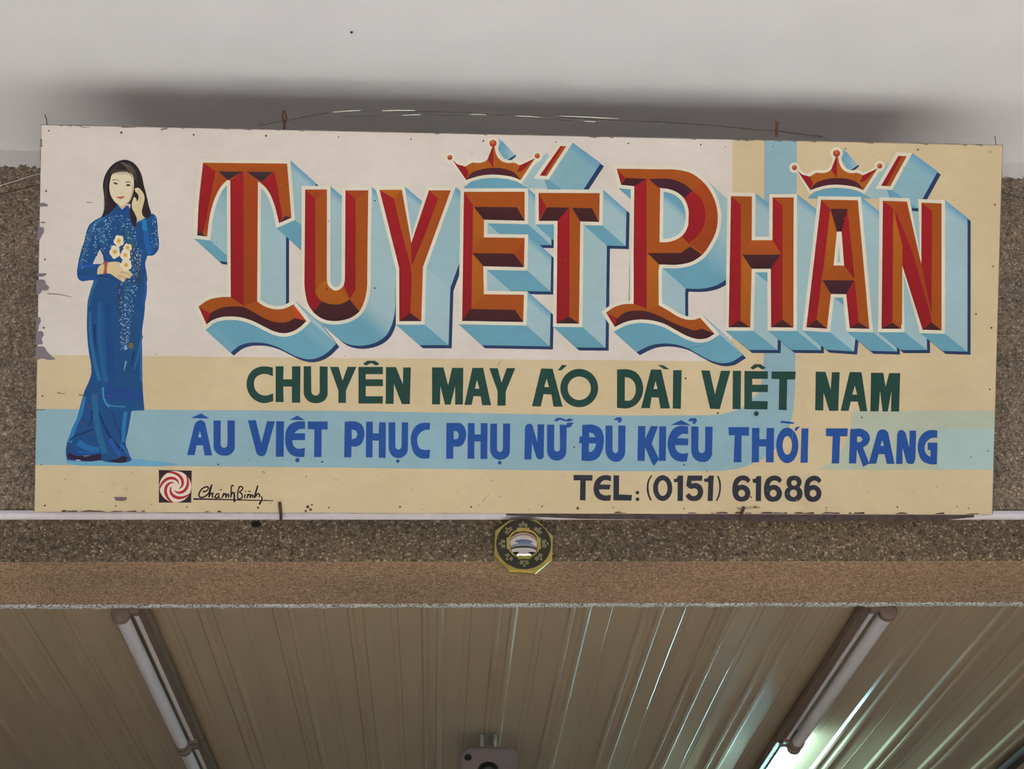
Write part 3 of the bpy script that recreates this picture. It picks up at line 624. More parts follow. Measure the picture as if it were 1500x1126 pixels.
G(c8, [(227, 95), (275, 95), (275, 168), (320, 168), (322, 95), (370, 95), (367, 318), (317, 317), (318, 215), (272, 215), (272, 317), (225, 317)])
G(c8, circ(455, 208, 72, 115, 24), hh(circ(455, 208, 30, 60, 24)), [(510, 90), (538, 85), (515, 113), (500, 112)], [(418, 48), (505, 60), (490, 70), (407, 62)])
G(c8, [(547, 98), (592, 98), (587, 320), (540, 320)])
G(c8, [(705, 98), (847, 98), (843, 150), (797, 150), (790, 325), (742, 325), (748, 150), (705, 148)])
G(c8, [(862, 103), (940, 103), (975, 125), (990, 165), (975, 200), (945, 222), (985, 325), (945, 347), (905, 235), (900, 325), (853, 325)], hh([(907, 150), (930, 152), (942, 170), (930, 185), (905, 187)]))
G(c8, [(1035, 130), (1055, 108), (1080, 105), (1102, 120), (1112, 150), (1148, 328), (1098, 328), (1083, 265), (1045, 265), (1030, 325), (980, 328)], hh([(1068, 175), (1080, 212), (1058, 210)]))
G(c8, [(1165, 140), (1175, 112), (1200, 108), (1220, 130), (1243, 220), (1245, 112), (1288, 112), (1283, 290), (1272, 325), (1245, 328), (1225, 315), (1200, 225), (1200, 328), (1157, 328)])
G(c8, [(1425, 112), (1423, 158), (1390, 160), (1355, 185), (1342, 225), (1355, 265), (1380, 282), (1380, 238), (1362, 238), (1362, 190), (1425, 190), (1422, 330), (1380, 330), (1330, 310), (1303, 260), (1298, 205), (1315, 150), (1350, 118), (1390, 108)])
G = lambda crop, *loops, dots=(): glyph(crop, list(loops), BLK, 'phone_character', dots)
c9, ca = (830, 680, 7.5), (1030, 680, 7.5)
G(c9, [(75, 115), (285, 117), (282, 178), (210, 178), (207, 395), (145, 393), (150, 175), (77, 175)])
G(c9, [(487, 125), (487, 185), (430, 172), (390, 185), (365, 220), (482, 222), (472, 275), (355, 275), (370, 315), (410, 338), (487, 335), (480, 397), (400, 398), (335, 370), (300, 310), (297, 240), (320, 175), (370, 130), (430, 117)])
G(c9, [(515, 120), (577, 120), (575, 330), (717, 335), (712, 397), (512, 395)])
G(c9, dots=[(777, 310, 20), (778, 382, 21)])
G(c9, [(925, 118), (945, 118), (910, 180), (900, 250), (910, 330), (937, 397), (915, 397), (885, 320), (878, 250), (890, 180)])
G(c9, circ(1055, 260, 106, 142, 24), hh(circ(1055, 260, 52, 85, 24)))
G(c9, [(1225, 122), (1280, 122), (1277, 402), (1217, 402), (1220, 195), (1180, 195), (1175, 160), (1205, 155)])
G(c9, [(1330, 122), (1493, 122), (1487, 180), (1375, 180), (1370, 210), (1430, 205), (1480, 235), (1500, 290), (1490, 350), (1450, 392), (1390, 403), (1335, 385), (1305, 345), (1345, 312), (1370, 340), (1400, 347), (1430, 330), (1440, 300), (1430, 275), (1400, 262), (1370, 270), (1312, 235)])
G(ca, [(65, 122), (117, 122), (103, 402), (48, 402), (55, 195), (12, 190), (8, 155), (45, 150)])
G(ca, [(150, 125), (168, 123), (192, 190), (195, 260), (185, 330), (155, 402), (137, 400), (165, 330), (175, 260), (170, 190)])
six = [(520, 170), (490, 205), (460, 180), (430, 175), (400, 190), (380, 230), (430, 222), (480, 240), (515, 290), (515, 340), (490, 385), (435, 408), (375, 400), (335, 360), (320, 290), (325, 220), (350, 160), (395, 128), (440, 120), (490, 135)]
for dx, k in ((0, 1), (347, 1), (788, .96)):
    G(ca, [(320 + (x - 320) * k + dx, y + dx * .004) for x, y in six], hh(circ(320 + (102) * k + dx, 317, 37, 38, 16)))
G(ca, [(590, 128), (637, 128), (635, 402), (577, 402), (580, 205), (545, 200), (540, 160), (570, 155)])
G(ca, [(998, 122), (1045, 132), (1075, 165), (1080, 200), (1068, 235), (1058, 250), (1080, 275), (1092, 318), (1080, 365), (1045, 398), (992, 408), (935, 396), (900, 360), (893, 318), (905, 275), (932, 250), (918, 225), (915, 190), (930, 150), (960, 128)], hh(circ(998, 203, 31, 30, 16)), hh(circ(991, 317, 39, 40, 16)))

# sign-writer's signature and swirl badge
H[0] = HGROUND
a = Art(); SG = lambda pts, w=26, w1=None: draw_stroke(a, xf(pts, 280, 680, 12.5), w / 12.5, (40, 26, 30), (w1 or w) / 12.5)
SG([(325, 425), (285, 410), (220, 432), (168, 485), (143, 545), (155, 595), (205, 602), (270, 575), (325, 520), (345, 450), (382, 368)], 28)
SG([(215, 498), (265, 492), (300, 465), (325, 425)], 34, 18); SG([(382, 368), (350, 490), (322, 605)], 26)
SG([(328, 590), (370, 530), (402, 525), (388, 575), (398, 612)], 28); SG([(520, 535), (470, 545), (432, 600), (470, 615), (515, 560), (500, 600), (535, 615)], 26); SG([(522, 472), (568, 455)], 20, 14)
SG([(600, 520), (560, 622)], 24); SG([(565, 600), (620, 535), (640, 545), (632, 612), (675, 535), (690, 560), (680, 610)], 24)
SG([(780, 400), (755, 385), (735, 430), (728, 610)], 26); SG([(732, 570), (765, 515), (788, 530), (790, 600), (795, 692)], 28, 36)
SG([(895, 400), (862, 470), (850, 620)], 24); SG([(865, 425), (915, 405), (945, 430), (915, 480), (880, 505), (930, 545), (935, 595), (890, 632), (850, 620)], 26)
SG([(992, 545), (975, 622)], 24); SG([(985, 492), (1010, 490)], 18); SG([(1040, 492), (1102, 492)], 18)
SG([(1040, 540), (1020, 622)], 24); SG([(1025, 600), (1070, 540), (1085, 560), (1075, 615), (1120, 550), (1135, 570), (1120, 615)], 24)
SG([(1222, 385), (1195, 470), (1160, 615)], 28, 34); SG([(1165, 600), (1220, 535), (1250, 545), (1248, 600)], 26); SG([(1288, 580), (1296, 650), (1270, 690), (1250, 735)], 22, 40)
draw_stroke(a, [(283.2, 730.6), (300, 730.8), (340, 731.8), (400, 733.2)], 2.6, (40, 26, 30), 1.4)
a.build('signature')
a = Art(); bx, by, bs = 225, 683, 19.75
a.tri([xf([(150, 100), (1105, 118), (1088, 1045), (152, 1045)], bx, by, bs)], (52, 38, 46), nexth(2))
a.tri([xf(circ(628, 585, 462, 455, 40), bx, by, bs)], (218, 200, 184), nexth())
for k in range(5):
    L, R = [], []
    for i in range(17):
        t = i / 16; r = 110 + 350 * t; th = math.radians(-72 * k + 35 - 150 * t ** .85)
        hw = math.radians(3 + 17 * math.sin(math.pi * min(1, t * .93 + .04)) ** .8)
        cx, cy = 633 + (-5) * t, 580 + 5 * t
        L.append((cx + r * math.cos(th - hw), cy + r * math.sin(th - hw))); R.append((cx + r * math.cos(th + hw), cy + r * math.sin(th + hw)))
    h = nexth()
    for i in range(16): a.tri([xf([L[i], L[i + 1], R[i + 1], R[i]], bx, by, bs)], (172, 44, 48), h)
a.build('swirl_badge')

# ------------------------------------------------------------------ painted lady
H[0] = HGROUND
a = Art()
q1 = lambda pts: xf(pts, 90, 220, 9.375); q2 = lambda pts: xf(pts, 90, 330, 9.375); q3 = lambda pts: xf(pts, 90, 440, 9.375); q4 = lambda pts: xf(pts, 80, 560, 8.6625)
HAIR, SKIN, SKIN2, DRS, DRD, DRL = (46, 38, 42), (212, 196, 166), (190, 166, 128), (36, 76, 124), (30, 54, 92), (44, 108, 152)
def fill(pts, col, ang=70): a.tri([smooth(pts, ang, 3)], col, nexth())
fill([(97, 672), (120, 668), (190, 671), (215, 674), (245, 677), (262, 680), (230, 683), (120, 682), (97, 678)], (104, 158, 186))
fill([(171, 301), (188, 301), (200, 326), (208, 318), (217, 314), (223.3, 312.8), (228, 316), (230.5, 326), (231.3, 340.7), (233, 356), (232.5, 364), (229, 370), (224.4, 374), (216, 374.5), (213, 385), (213.5, 395), (215.3, 410), (213, 436.7), (212, 456), (208.4, 482.7), (208.4, 520), (209.3, 571.5), (211.6, 600), (201, 601), (192.6, 602), (190, 618), (187, 634), (184, 650), (188, 661), (193, 674), (186, 677), (172, 677.5), (158, 677), (146, 674), (135, 675.5), (110, 675), (98.5, 674), (96.4, 665), (98.5, 647), (103, 635), (110, 620), (114, 608), (119, 589), (124, 572), (129.5, 560), (133.5, 548), (133.5, 536), (130, 515), (127.3, 483), (127.9, 447), (130, 434), (134, 424), (137, 410), (128, 411), (120, 411.8), (114.5, 408), (112.8, 400), (114, 388), (118.8, 367), (124, 351), (127, 338), (131, 329), (140, 322), (149.7, 317), (160, 311)], DRS, 60)
# lights and folds of the dress
for pts, w0, w1, c in (
    (q3([(520, 20), (520, 400), (560, 800), (610, 1120)]), 5, 7, (40, 92, 142)), (q3([(390, 150), (400, 500), (450, 800), (520, 1100)]), 4, 5, (44, 102, 148)), (q3([(450, 330), (465, 560), (480, 690)]), 3.5, 1, DRD),
    (q3([(1110, 480), (1060, 700), (1000, 950)]), 3, 2, (46, 104, 140)), (q3([(1090, 560), (1095, 1120)]), 2.5, 3, (44, 104, 152)), (q3([(640, 40), (660, 600), (700, 1100)]), 9, 11, (34, 70, 128)), (q3([(1000, 700), (960, 900)]), 3, 1.5, DRD),
    (q2([(230, 600), (330, 560), (470, 560)]), 5, 4, (40, 84, 160)), (q2([(250, 700), (350, 730), (460, 700)]), 4, 3, (42, 74, 150)), (q2([(1160, 60), (1180, 250), (1230, 390)]), 7, 9, (36, 92, 160)), (q2([(1290, 180), (1330, 300)]), 2, 2, (50, 120, 160)),
    (q2([(480, 740), (430, 860), (390, 1000), (380, 1120)]), 5, 3, (40, 98, 142)), (q2([(1150, 700), (1160, 900), (1130, 1100)]), 3.5, 3, (46, 90, 150)), (q1([(1130, 950), (1150, 1100)]), 7, 7, (36, 120, 168)),
    (q4([(610, 60), (640, 240), (700, 320)]), 3, 2.5, (60, 130, 170)), (q4([(690, 320), (800, 335), (1000, 345), (1130, 345)]), 3, 2.5, (32, 84, 128)), (q4([(640, 120), (900, 150), (1120, 150)]), 18, 16, (38, 70, 130)), (q4([(650, 280), (760, 300), (900, 310)]), 2.2, 1.6, (56, 128, 166)),
    (q4([(500, 150), (520, 380), (560, 640), (640, 900)]), 8, 9, (40, 98, 140)), (q4([(560, 380), (640, 560), (740, 740), (830, 830)]), 2.5, 4, DRD), (q4([(720, 360), (760, 480), (830, 640), (870, 780)]), 2, 3, (34, 64, 112)), (q4([(900, 370), (880, 560), (870, 760)]), 6, 5, (46, 112, 160)),
    (q4([(380, 180), (330, 400), (250, 580), (190, 760)]), 5, 6, (46, 116, 166)), (q4([(470, 360), (470, 470), (430, 560)]), 4, 2, (30, 58, 116)), (q4([(480, 590), (380, 640), (260, 680), (190, 740)]), 2.5, 2, DRD), (q4([(300, 760), (400, 820), (560, 860)]), 9, 8, (40, 104, 158)), (q4([(300, 880), (420, 890), (570, 880)]), 3, 2, (40, 90, 168)),
    (q4([(850, 860), (930, 850)]), 3, 1, (30, 58, 100)), (q4([(700, 720), (780, 850), (830, 930)]), 6, 6, (44, 84, 158)), (q4([(830, 780), (900, 860), (950, 940)]), 4, 3, (44, 100, 158)), (q4([(190, 800), (190, 900)]), 5, 5, (34, 70, 110))):
    draw_stroke(a, pts, w0, c, w1)
fill(q4([(170, 890), (260, 925), (420, 935), (560, 905), (600, 910), (590, 985), (480, 1000), (300, 985), (165, 965)]), (48, 36, 60)); fill(q4([(690, 985), (800, 970), (870, 935), (920, 950), (910, 995), (840, 1022), (760, 1018)]), (50, 34, 46))
draw_stroke(a, q4([(370, 935), (440, 930)]), 2, (150, 110, 110), 1); draw_stroke(a, q4([(270, 985), (330, 988)]), 1.5, (200, 200, 215), 1)
for x, y, w in ((345, 515, 3), (530, 180, 3.2), (430, 305, 3), (455, 640, 2.2), (680, 170, 2.6)): fill(circ(80 + x / 8.66, 560 + y / 8.66, w, w * .5, 8), (96, 66, 100))
fill(circ(190 + 2, 440 + 620 / 9.375, 4, 4.5, 8), (112, 104, 60))
fill(q2([(525, 330), (552, 385), (578, 420), (578, 470), (590, 505), (555, 530), (430, 530), (470, 440)]), WHITE, 20)
for pts, w0, w1, c in (
    (q2([(420, 40), (360, 220), (300, 420), (260, 560)]), 5, 5, (52, 92, 134)), (q2([(520, 40), (560, 160), (600, 260)]), 8, 5, (46, 96, 134)), (q2([(900, 60), (930, 200), (1000, 300)]), 6, 7, (48, 92, 108)),
    (q2([(980, 330), (1040, 560), (1060, 800)]), 8, 7, (52, 66, 90)), (q2([(800, 780), (790, 950), (800, 1120)]), 5, 5, (50, 62, 96)), (q3([(800, 20), (830, 220), (870, 480), (880, 620)]), 5, 3, (50, 66, 98)),
    (q2([(880, 780), (880, 960), (870, 1120)]), 2.4, 2.4, (56, 96, 92)), (q3([(990, 60), (980, 300), (1000, 600)]), 5, 3, (40, 74, 100)), (q2([(480, 420), (500, 350), (520, 250)]), 1.6, 1.2, (40, 40, 84)),
    (q2([(580, 440), (570, 370), (520, 300)]), 1.4, 1, (44, 44, 92)), (q2([(520, 690), (700, 720), (760, 760)]), 1.6, 1, (34, 48, 84)), (q3([(560, 60), (570, 500), (600, 900)]), 4, 5, (34, 88, 130)),
    (q1([(600, 930), (500, 980), (420, 1060)]), 4, 5, (50, 104, 140)), (q2([(1110, 470), (1150, 600), (1170, 760)]), 2.2, 2.5, (46, 70, 128))):
    draw_stroke(a, pts, w0, c, w1)
# sequins
rnd = random.Random(5)
def dot(x, y, r, col): a.tri([circ(x, y, r, n=6)], col, HD)
HD = nexth()
seqc = [(150, 180, 205), (120, 158, 190), (176, 196, 208), (92, 140, 172)]
for k in range(330):
    x, y = rnd.uniform(132, 200), rnd.uniform(314, 372)
    if 150 < x < 197 and y > 330 and rnd.random() < .45: continue
    if x < 137 or (x < 152 and y < 321): continue
    HD += STEP * .2; dot(x, y, rnd.uniform(.45, .95), rnd.choice(seqc))
for k in range(120):
    x = rnd.uniform(118, 142); y = rnd.uniform(332, 392)
    if abs(x - (134 - (y - 332) * .22)) > 5.5: continue
    HD += STEP * .2; dot(x, y, rnd.uniform(.4, .8), rnd.choice(seqc))
for k in range(330):
    y = rnd.uniform(362, 512); t = (y - 362) / 150
    x = 198 + rnd.uniform(-12, 12) * (1 - .8 * t) - 14 * t
    if y > 395 and rnd.random() < .35: x = 176 + rnd.uniform(-5, 5) + t * 6
    HD += STEP * .2; dot(x, y, rnd.uniform(.45, 1.0), rnd.choice(seqc))
for k in range(50): HD += STEP * .2; dot(rnd.uniform(222, 231), rnd.uniform(318, 362), rnd.uniform(.4, .8), rnd.choice(seqc))
H[0] = HD
draw_stroke(a, q3([(890, 830), (860, 960)]), 2.2, (130, 170, 196), 1)
draw_stroke(a, [(160, 308), (150, 318)], 3, DRD, 3)
fill(q1([(760, 770), (800, 850), (860, 880), (930, 760)]), (36, 70, 130)); 
# hair, face
fill(q1([(870, 130), (780, 150), (700, 200), (640, 270), (590, 370), (570, 480), (582, 600), (592, 750), (575, 860), (540, 930), (620, 890), (700, 830), (760, 760), (950, 740), (935, 860), (960, 980), (985, 1050), (1025, 1050), (1040, 960), (1080, 900), (1180, 940), (1225, 900), (1200, 760), (1165, 600), (1130, 470), (1105, 350), (1060, 250), (980, 165)]), HAIR, 60)
fill(q1([(640, 640), (700, 760), (760, 760), (700, 830), (640, 850)]), (60, 34, 52))
fill(q1([(770, 720), (800, 780), (835, 815), (880, 775), (910, 720)]), SKIN2)
fill(q1([(700, 330), (760, 305), (850, 295), (930, 305), (980, 350), (995, 460), (985, 580), (955, 665), (905, 735), (840, 768), (780, 745), (720, 690), (672, 600), (660, 500), (675, 400)]), SKIN)
draw_stroke(a, q1([(975, 480), (970, 600), (920, 710), (860, 755)]), 2.4, SKIN2, 1.5); draw_stroke(a, q1([(680, 560), (710, 660)]), 2, (222, 186, 160), 1)
draw_stroke(a, q1([(700, 415), (745, 402), (802, 432)]), 1.2, (90, 70, 60), .6); draw_stroke(a, q1([(885, 440), (925, 432), (955, 450)]), 1.5, (70, 54, 50), .8)
fill(q1([(708, 448), (740, 438), (785, 462), (750, 474)]), (70, 60, 78)); fill(q1([(885, 480), (915, 462), (955, 478), (935, 494), (905, 494)]), (58, 48, 48))
draw_stroke(a, q1([(795, 580), (815, 592), (845, 585)]), .9, (196, 164, 130), .7)
fill(q1([(745, 632), (790, 640), (815, 636), (880, 632), (850, 655), (815, 672), (780, 660)]), (196, 92, 76)); draw_stroke(a, q1([(760, 640), (820, 648), (870, 638)]), .5, (150, 56, 56), .4)
for p_ in ([(870, 180), (800, 230), (700, 330)], [(900, 170), (900, 250), (985, 390)], [(760, 240), (690, 330), (665, 440)]): draw_stroke(a, q1(p_), 1.6, HAIR, .4)
for x in range(700, 990, 22): draw_stroke(a, q1([(x + 15, 270), (x, 300), (x - 6, 322 + (x * 7) % 22)]), 1.5, (84, 70, 62), .3)
for k in range(9): draw_stroke(a, q1([(640 - k * 6, 320 + k * 50), (596 + k * 2, 470 + k * 45), (590 - k * 3, 640 + k * 28)]), .7, (70, 62, 58), .2)
for k in range(8): draw_stroke(a, q1([(800 + k * 18, 160 + k * 6), (860 + k * 20, 205 + k * 12), (950 + k * 13, 300 + k * 20)]), .8, (96, 88, 76), .3)
for p_ in ([(780, 200), (720, 260), (660, 340)], [(920, 180), (1000, 260), (1040, 370)], [(840, 170), (900, 190), (950, 230)], [(610, 560), (625, 760)]): draw_stroke(a, q1(p_), 1.0, (84, 76, 72), .4)
# raised hand
fill(q1([(1005, 530), (1050, 515), (1100, 555), (1142, 640), (1125, 750), (1105, 850), (1120, 900), (1150, 930), (1090, 960), (1045, 985), (1035, 930), (1005, 860), (970, 790), (978, 690), (1000, 640), (1025, 660), (1035, 710), (1062, 650), (1050, 600), (1020, 570)]), (206, 186, 146))
draw_stroke(a, q1([(1035, 545), (1085, 600), (1090, 680)]), .7, (160, 130, 96), .5); draw_stroke(a, q1([(1060, 640), (1080, 690), (1060, 780)]), .8, (170, 140, 104), .4)
draw_stroke(a, q1([(1040, 985), (1095, 960), (1155, 925)]), 1.6, (120, 150, 176), 1)
# waist hand, bracelet, flowers
fill(q2([(490, 675), (510, 570), (570, 530), (650, 508), (800, 508), (900, 590), (985, 680), (960, 700), (940, 728), (900, 722), (858, 780), (820, 760), (740, 710), (660, 660), (560, 668)]), (212, 186, 142))
for p_ in ([(810, 640), (880, 650), (960, 700)], [(790, 680), (860, 720), (920, 725)], [(770, 700), (820, 750)]): draw_stroke(a, q2(p_), .9, (140, 100, 70), .5)
fill(q2([(575, 495), (640, 495), (625, 580), (625, 660), (575, 665), (590, 570)]), (150, 74, 62)); draw_stroke(a, q2([(600, 510), (600, 650)]), 1, (190, 120, 80), 1)
for x, y, rx_, ry_ in ((735, 365, 75, 95), (910, 305, 62, 55), (790, 215, 72, 85), (880, 410, 75, 85), (888, 545, 82, 82)):
    for k in range(5):
        t = k * 1.257 + .5; fill(circ(90 + (x + rx_ * .5 * math.cos(t)) / 9.375, 330 + (y + ry_ * .5 * math.sin(t)) / 9.375, rx_ * .5 / 9.375, ry_ * .5 / 9.375, 10), (222, 206, 174))
    fill(circ(90 + x / 9.375, 330 + y / 9.375, 3.4, 3.6, 10), (212, 176, 104)); fill(circ(90 + x / 9.375, 330 + y / 9.375, 1.6, 1.8, 8), (196, 142, 70))
a.build('painted_lady')['label'] = 'painted woman in a long blue sequined tunic, one hand to her hair, holding pale flowers'

# ------------------------------------------------------------------ wear: chips, scratches, rust, nails
H[0] = max(HTOP, H[0]); print('paint thickness', H[0])
a = Art(); CH = (122, 112, 116)
e1 = lambda pts: xf(pts, 0, 160, 4.69); e2 = lambda pts: xf(pts, 0, 400, 3.04)
for pts in (e1([(276, 205), (292, 205), (290, 240), (298, 255), (275, 262)]), e1([(262, 652), (300, 641), (330, 655), (326, 668), (264, 670)]), e1([(265, 776), (300, 772), (322, 778), (300, 784)]), e1([(262, 812), (298, 812), (305, 832), (288, 870), (270, 900), (256, 900)]),
            e2([(163, 2), (210, 0), (204, 10), (188, 16), (163, 14)]), e2([(163, 30), (200, 33), (206, 50), (220, 62), (214, 75), (190, 76), (175, 95), (162, 98)]), e2([(162, 196), (180, 196), (184, 215), (174, 232), (172, 250), (161, 252)]),
            e2([(161, 262), (190, 260), (196, 275), (186, 290), (192, 315), (161, 320)]), e2([(161, 326), (200, 330), (208, 345), (230, 368), (250, 383), (215, 386), (190, 380), (160, 390)]), e2([(163, 605), (205, 606), (200, 610), (163, 611)])):
    a.tri([smooth(pts, 75, 3)], CH, nexth())
for pts, w_, c in (([(70, 430), (88, 431.5), (106, 435)], 1.2, (120, 90, 96)), ([(84, 575), (96, 577)], 1.3, (80, 64, 60)), ([(116, 578), (124, 578.6)], 1.5, (70, 60, 60)), ([(127, 296.5), (137, 297)], 1.3, (110, 92, 92)), ([(119, 186.5), (132, 187)], 1.3, (130, 104, 90)),
                   ([(178, 186.8), (200, 187)], 1.2, (120, 104, 96)), ([(236, 190), (246, 188.4)], 2.6, (110, 100, 90)), ([(1004, 510.8), (1032, 505)], .7, (60, 80, 86)), ([(728, 536), (735, 527)], .9, (120, 100, 70)), ([(706, 735), (718, 722)], .7, (110, 90, 70)), ([(1163, 598), (1160, 645)], .5, (150, 160, 150))):
    draw_stroke(a, pts, w_, c, w_ * .4)
fill([(167, 727.5), (186, 728), (186, 731), (180, 733.5), (170, 733)], (118, 96, 104))
rnd = random.Random(21)
for k in range(46):                                    # broken paint along the lower edge
    x = rnd.choice([rnd.uniform(60, 480), rnd.uniform(820, 1440), rnd.uniform(1000, 1300)]); L = rnd.uniform(4, 22); y = bot(x) - .6
    a.tri([[(x, y), (x + L, y), (x + L * .9, y - rnd.uniform(.6, 3)), (x + L * .3, y - rnd.uniform(1, 3))]], rnd.choice([(92, 70, 62), (110, 96, 94), (70, 56, 56)]), nexth())
for k in range(30):
    x = rnd.uniform(70, 1450); L = rnd.uniform(3, 14); y = top(x) + .3
    a.tri([[(x, y), (x + L, y + .2), (x + L * .8, y + rnd.uniform(.6, 2))]], rnd.choice([(120, 104, 96), (104, 92, 104)]), nexth())
for k in range(150):                                   # rust specks
    x, y = rnd.uniform(70, 1445), rnd.choice([rnd.uniform(200, 745), rnd.uniform(690, 748), rnd.uniform(690, 748)])
    r = rnd.uniform(.4, 1.2); a.tri([circ(x, y, r, r * rnd.uniform(.6, 1), 7)], rnd.choice([(150, 124, 100), (128, 100, 84), (112, 98, 92)]), nexth())
for x, y, r in ((451, 742, 2.6), (455, 746, 2.2), (448, 748, 1.8), (457, 739, 1.5), (1097, 726, 2), (1100, 728, 1.3), (846, 744, 2.2)): a.tri([circ(x, y, r, r, 8)], (96, 68, 52), nexth())
o = a.build('chips_and_rust'); o['kind'] = 'stuff'
# nail heads round the border, as in the photograph small brown domes
bm = bmesh.new()
nails = [(x, top(x) + 9 + rnd.uniform(-1, 1)) for x in range(72, 1460, 106)] + [(x, bot(x) - 9 + rnd.uniform(-2, 2)) for x in range(66, 1450, 104)] + [(lx(y) + 9, y) for y in range(280, 700, 100)] + [(rx(y) - 9, y) for y in range(300, 700, 90)] + \
        [(479, 421.5 + 2), (549, 294), (549, 422), (1262, 611), (1051, 604.8), (320, 679.8), (398, 619.5), (472, 676), (1002, 680.5), (957, 680.5), (841, 655), (1004, 554), (1429, 460), (1419, 345)]
for x, y in nails:
    u, v = P(x, y); bmesh.ops.create_uvsphere(bm, u_segments=8, v_segments=5, radius=.0026 * rnd.uniform(.6, 1.05), matrix=Matrix.Translation((u, v, H[0])) @ Matrix.Diagonal((1, 1, .5, 1)))
o = obj('nail_heads', bm, M_rust, sign); o['kind'] = 'stuff'

# ------------------------------------------------------------------ hooks, wires
def onb2(x, y, off):            # a point over / behind the board plane along its normal
    r = ray(x, y); b0 = B0 + BN * off
    return EYE + r * ((b0 - EYE).dot(BN) / r.dot(BN))
def hook(x0, y0, x1, y1, lab, bend=0):
    p0, p1 = onb2(x0, y0, .010), onb2(x1, y1, .010)
    pts = [p0, p0 * .5 + p1 * .5, p1, at_y(x1, y1 + 5, D - .034), at_y(x1, y1 + 7, D - .012)]
    bm = bmesh.new(); tube(bm, pts, .0038, 8); o = obj('iron_hook', bm, M_rust, None, True)
    tag(o, lab, 'hook', 'iron hooks holding the lower edge of the sign'); return o
hook(409.5, 735, 411.5, 753, 'rusty iron hook below the signature, holding the lower edge of the sign')
hook(1090, 742, 1086, 753, 'short rusty iron hook under the phone number, with thin wire')
def wire(pts, r, lab, name='wire', mat=M_wire):
    bm = bmesh.new(); tube(bm, pts, r, 6); return tag(obj(name, bm, mat, None, True), lab, 'wire')
wire([onb2(1079, 743.5, .008), onb2(1086, 745.5, .012), onb2(1098, 744, .009), onb2(1110, 743, .007), onb2(1113, 744, .006)], .0007, 'short thin wire twisted round the hook under the phone number')
bm = bmesh.new(); u0, u1 = onb2(1109, 745, .0035), onb2(1119, 753, .0035)
pl = [onb2(*q, .004) for q in ((1108, 752.5), (1110, 745), (1114, 744), (1120, 752.6))]
vs = [bm.verts.new(q) for q in pl]; vs2 = [bm.verts.new(q + BN * .0015) for q in pl]; bm.faces.new(vs); bm.faces.new(vs2[::-1])
for i in range(4): bm.faces.new((vs[i], vs[(i + 1) % 4], vs2[(i + 1) % 4], vs2[i]))
bmesh.ops.recalc_face_normals(bm, faces=bm.faces[:]); obj('metal_patch', bm, M_plate, sign)
# screw eye and bracket on the upper edge, nails at the corners
e = onb2(416.5, 171, -.012); s_ = onb2(416.5, 184, -.012)
se = empty('screw_eye', s_, 'rusty iron screw eye standing on the top edge of the sign, above the first letter', 'hook')
bm = bmesh.new(); ctr = e - s_
tube(bm, [ctr + Vector((.004 * math.cos(t), .006 * math.cos(t), 0)) + BV * (.0135 * math.sin(t)) for t in [2 * math.pi * k / 16 for k in range(16)]], .0027, 6, closed=True); obj('ring', bm, M_rust, se, True)
bm = bmesh.new(); tube(bm, [ctr - BV * .013, -BV * .012], .0025, 6); obj('shank', bm, M_rust, se, True)
b0, b1 = onb2(1137.5, 177, -.012), onb2(1137.5, 200, -.012)
bm = bmesh.new(); tube(bm, [b0, b1], .0042, 6); tag(obj('iron_bracket', bm, M_rust), 'rusty upright iron strap on the top edge of the sign, near the right crown', 'bracket')
for (xa, ya), (xb, yb), lab in (((65.5, 167), (69, 183), 'thin bent nail at the upper left corner of the sign'), ((1457, 199), (1458.5, 212), 'thin nail at the upper right corner of the sign')):
    bm = bmesh.new(); tube(bm, [onb2(xa, ya, -.006), onb2((xa + xb) / 2 + .8, (ya + yb) / 2, -.006), onb2(xb, yb + 1.5, -.006)], .0011, 6); tag(obj('nail', bm, M_rust, None, True), lab, 'nail')
wp = [(378, 184), (400, 180), (416, 177), (445, 171), (470, 166.5), (495, 163.5), (540, 161.5), (590, 162), (650, 164), (720, 167), (790, 170), (860, 173.5), (930, 177), (1000, 180.5), (1060, 185), (1110, 190), (1137, 191), (1160, 195), (1205, 200)]
wire([onb2(x, y, -.014) for x, y in wp], .0011, 'long thin wire slung along the top edge of the sign')
wp = [(500, 170), (560, 169.5), (600, 167), (650, 168.5), (700, 168), (760, 171), (830, 176), (880, 180)]
wire([onb2(x, y, -.018) for x, y in wp], .0006, 'second, thinner wire lying under the long wire above the sign')
M_bare = plain('bare_wire', (225, 222, 205), .4, 0, .05, 40)
w_ = sc.objects.get('wire')
lw = [o for o in sc.objects if o.name.startswith('wire') and o.get('label', '').startswith('long')][0]
for (xa, ya, xb, yb) in ((488, 164.2, 528, 161.6), (560, 162, 608, 161.8), (590, 168.6, 616, 168), (688, 167.2, 712, 168), (820, 170, 906, 174), (856, 177.6, 872, 178.4), (755, 169.6, 790, 171.4)):
    segs = bmesh.new(); tube(segs, [onb2(xa, ya, -.012), onb2((xa + xb) / 2, (ya + yb) / 2 - .2, -.012), onb2(xb, yb, -.012)], .0012, 5); obj('bare_stretch', segs, M_bare, lw, True)
# wire hanging across the wall behind the sign
pts = [at_y(x, y, D - .012) for x, y in ((-260, 340), (-120, 305), (0, 284.5), (30, 277), (58, 270), (200, 248), (450, 228), (750, 222), (1050, 232), (1300, 256), (1467, 282), (1500, 291), (1620, 325), (1760, 370))]
wire(pts, .0016, 'dark wire hanging across the pebbled wall and passing behind the sign')
pts = [at_y(x, y, D - .006) for x, y in ((-260, 322), (0, 272), (20, 266), (40, 259), (75, 250))]
wire(pts, .0009, 'pale thin wire on the pebbled wall left of the sign', mat=M_bare)

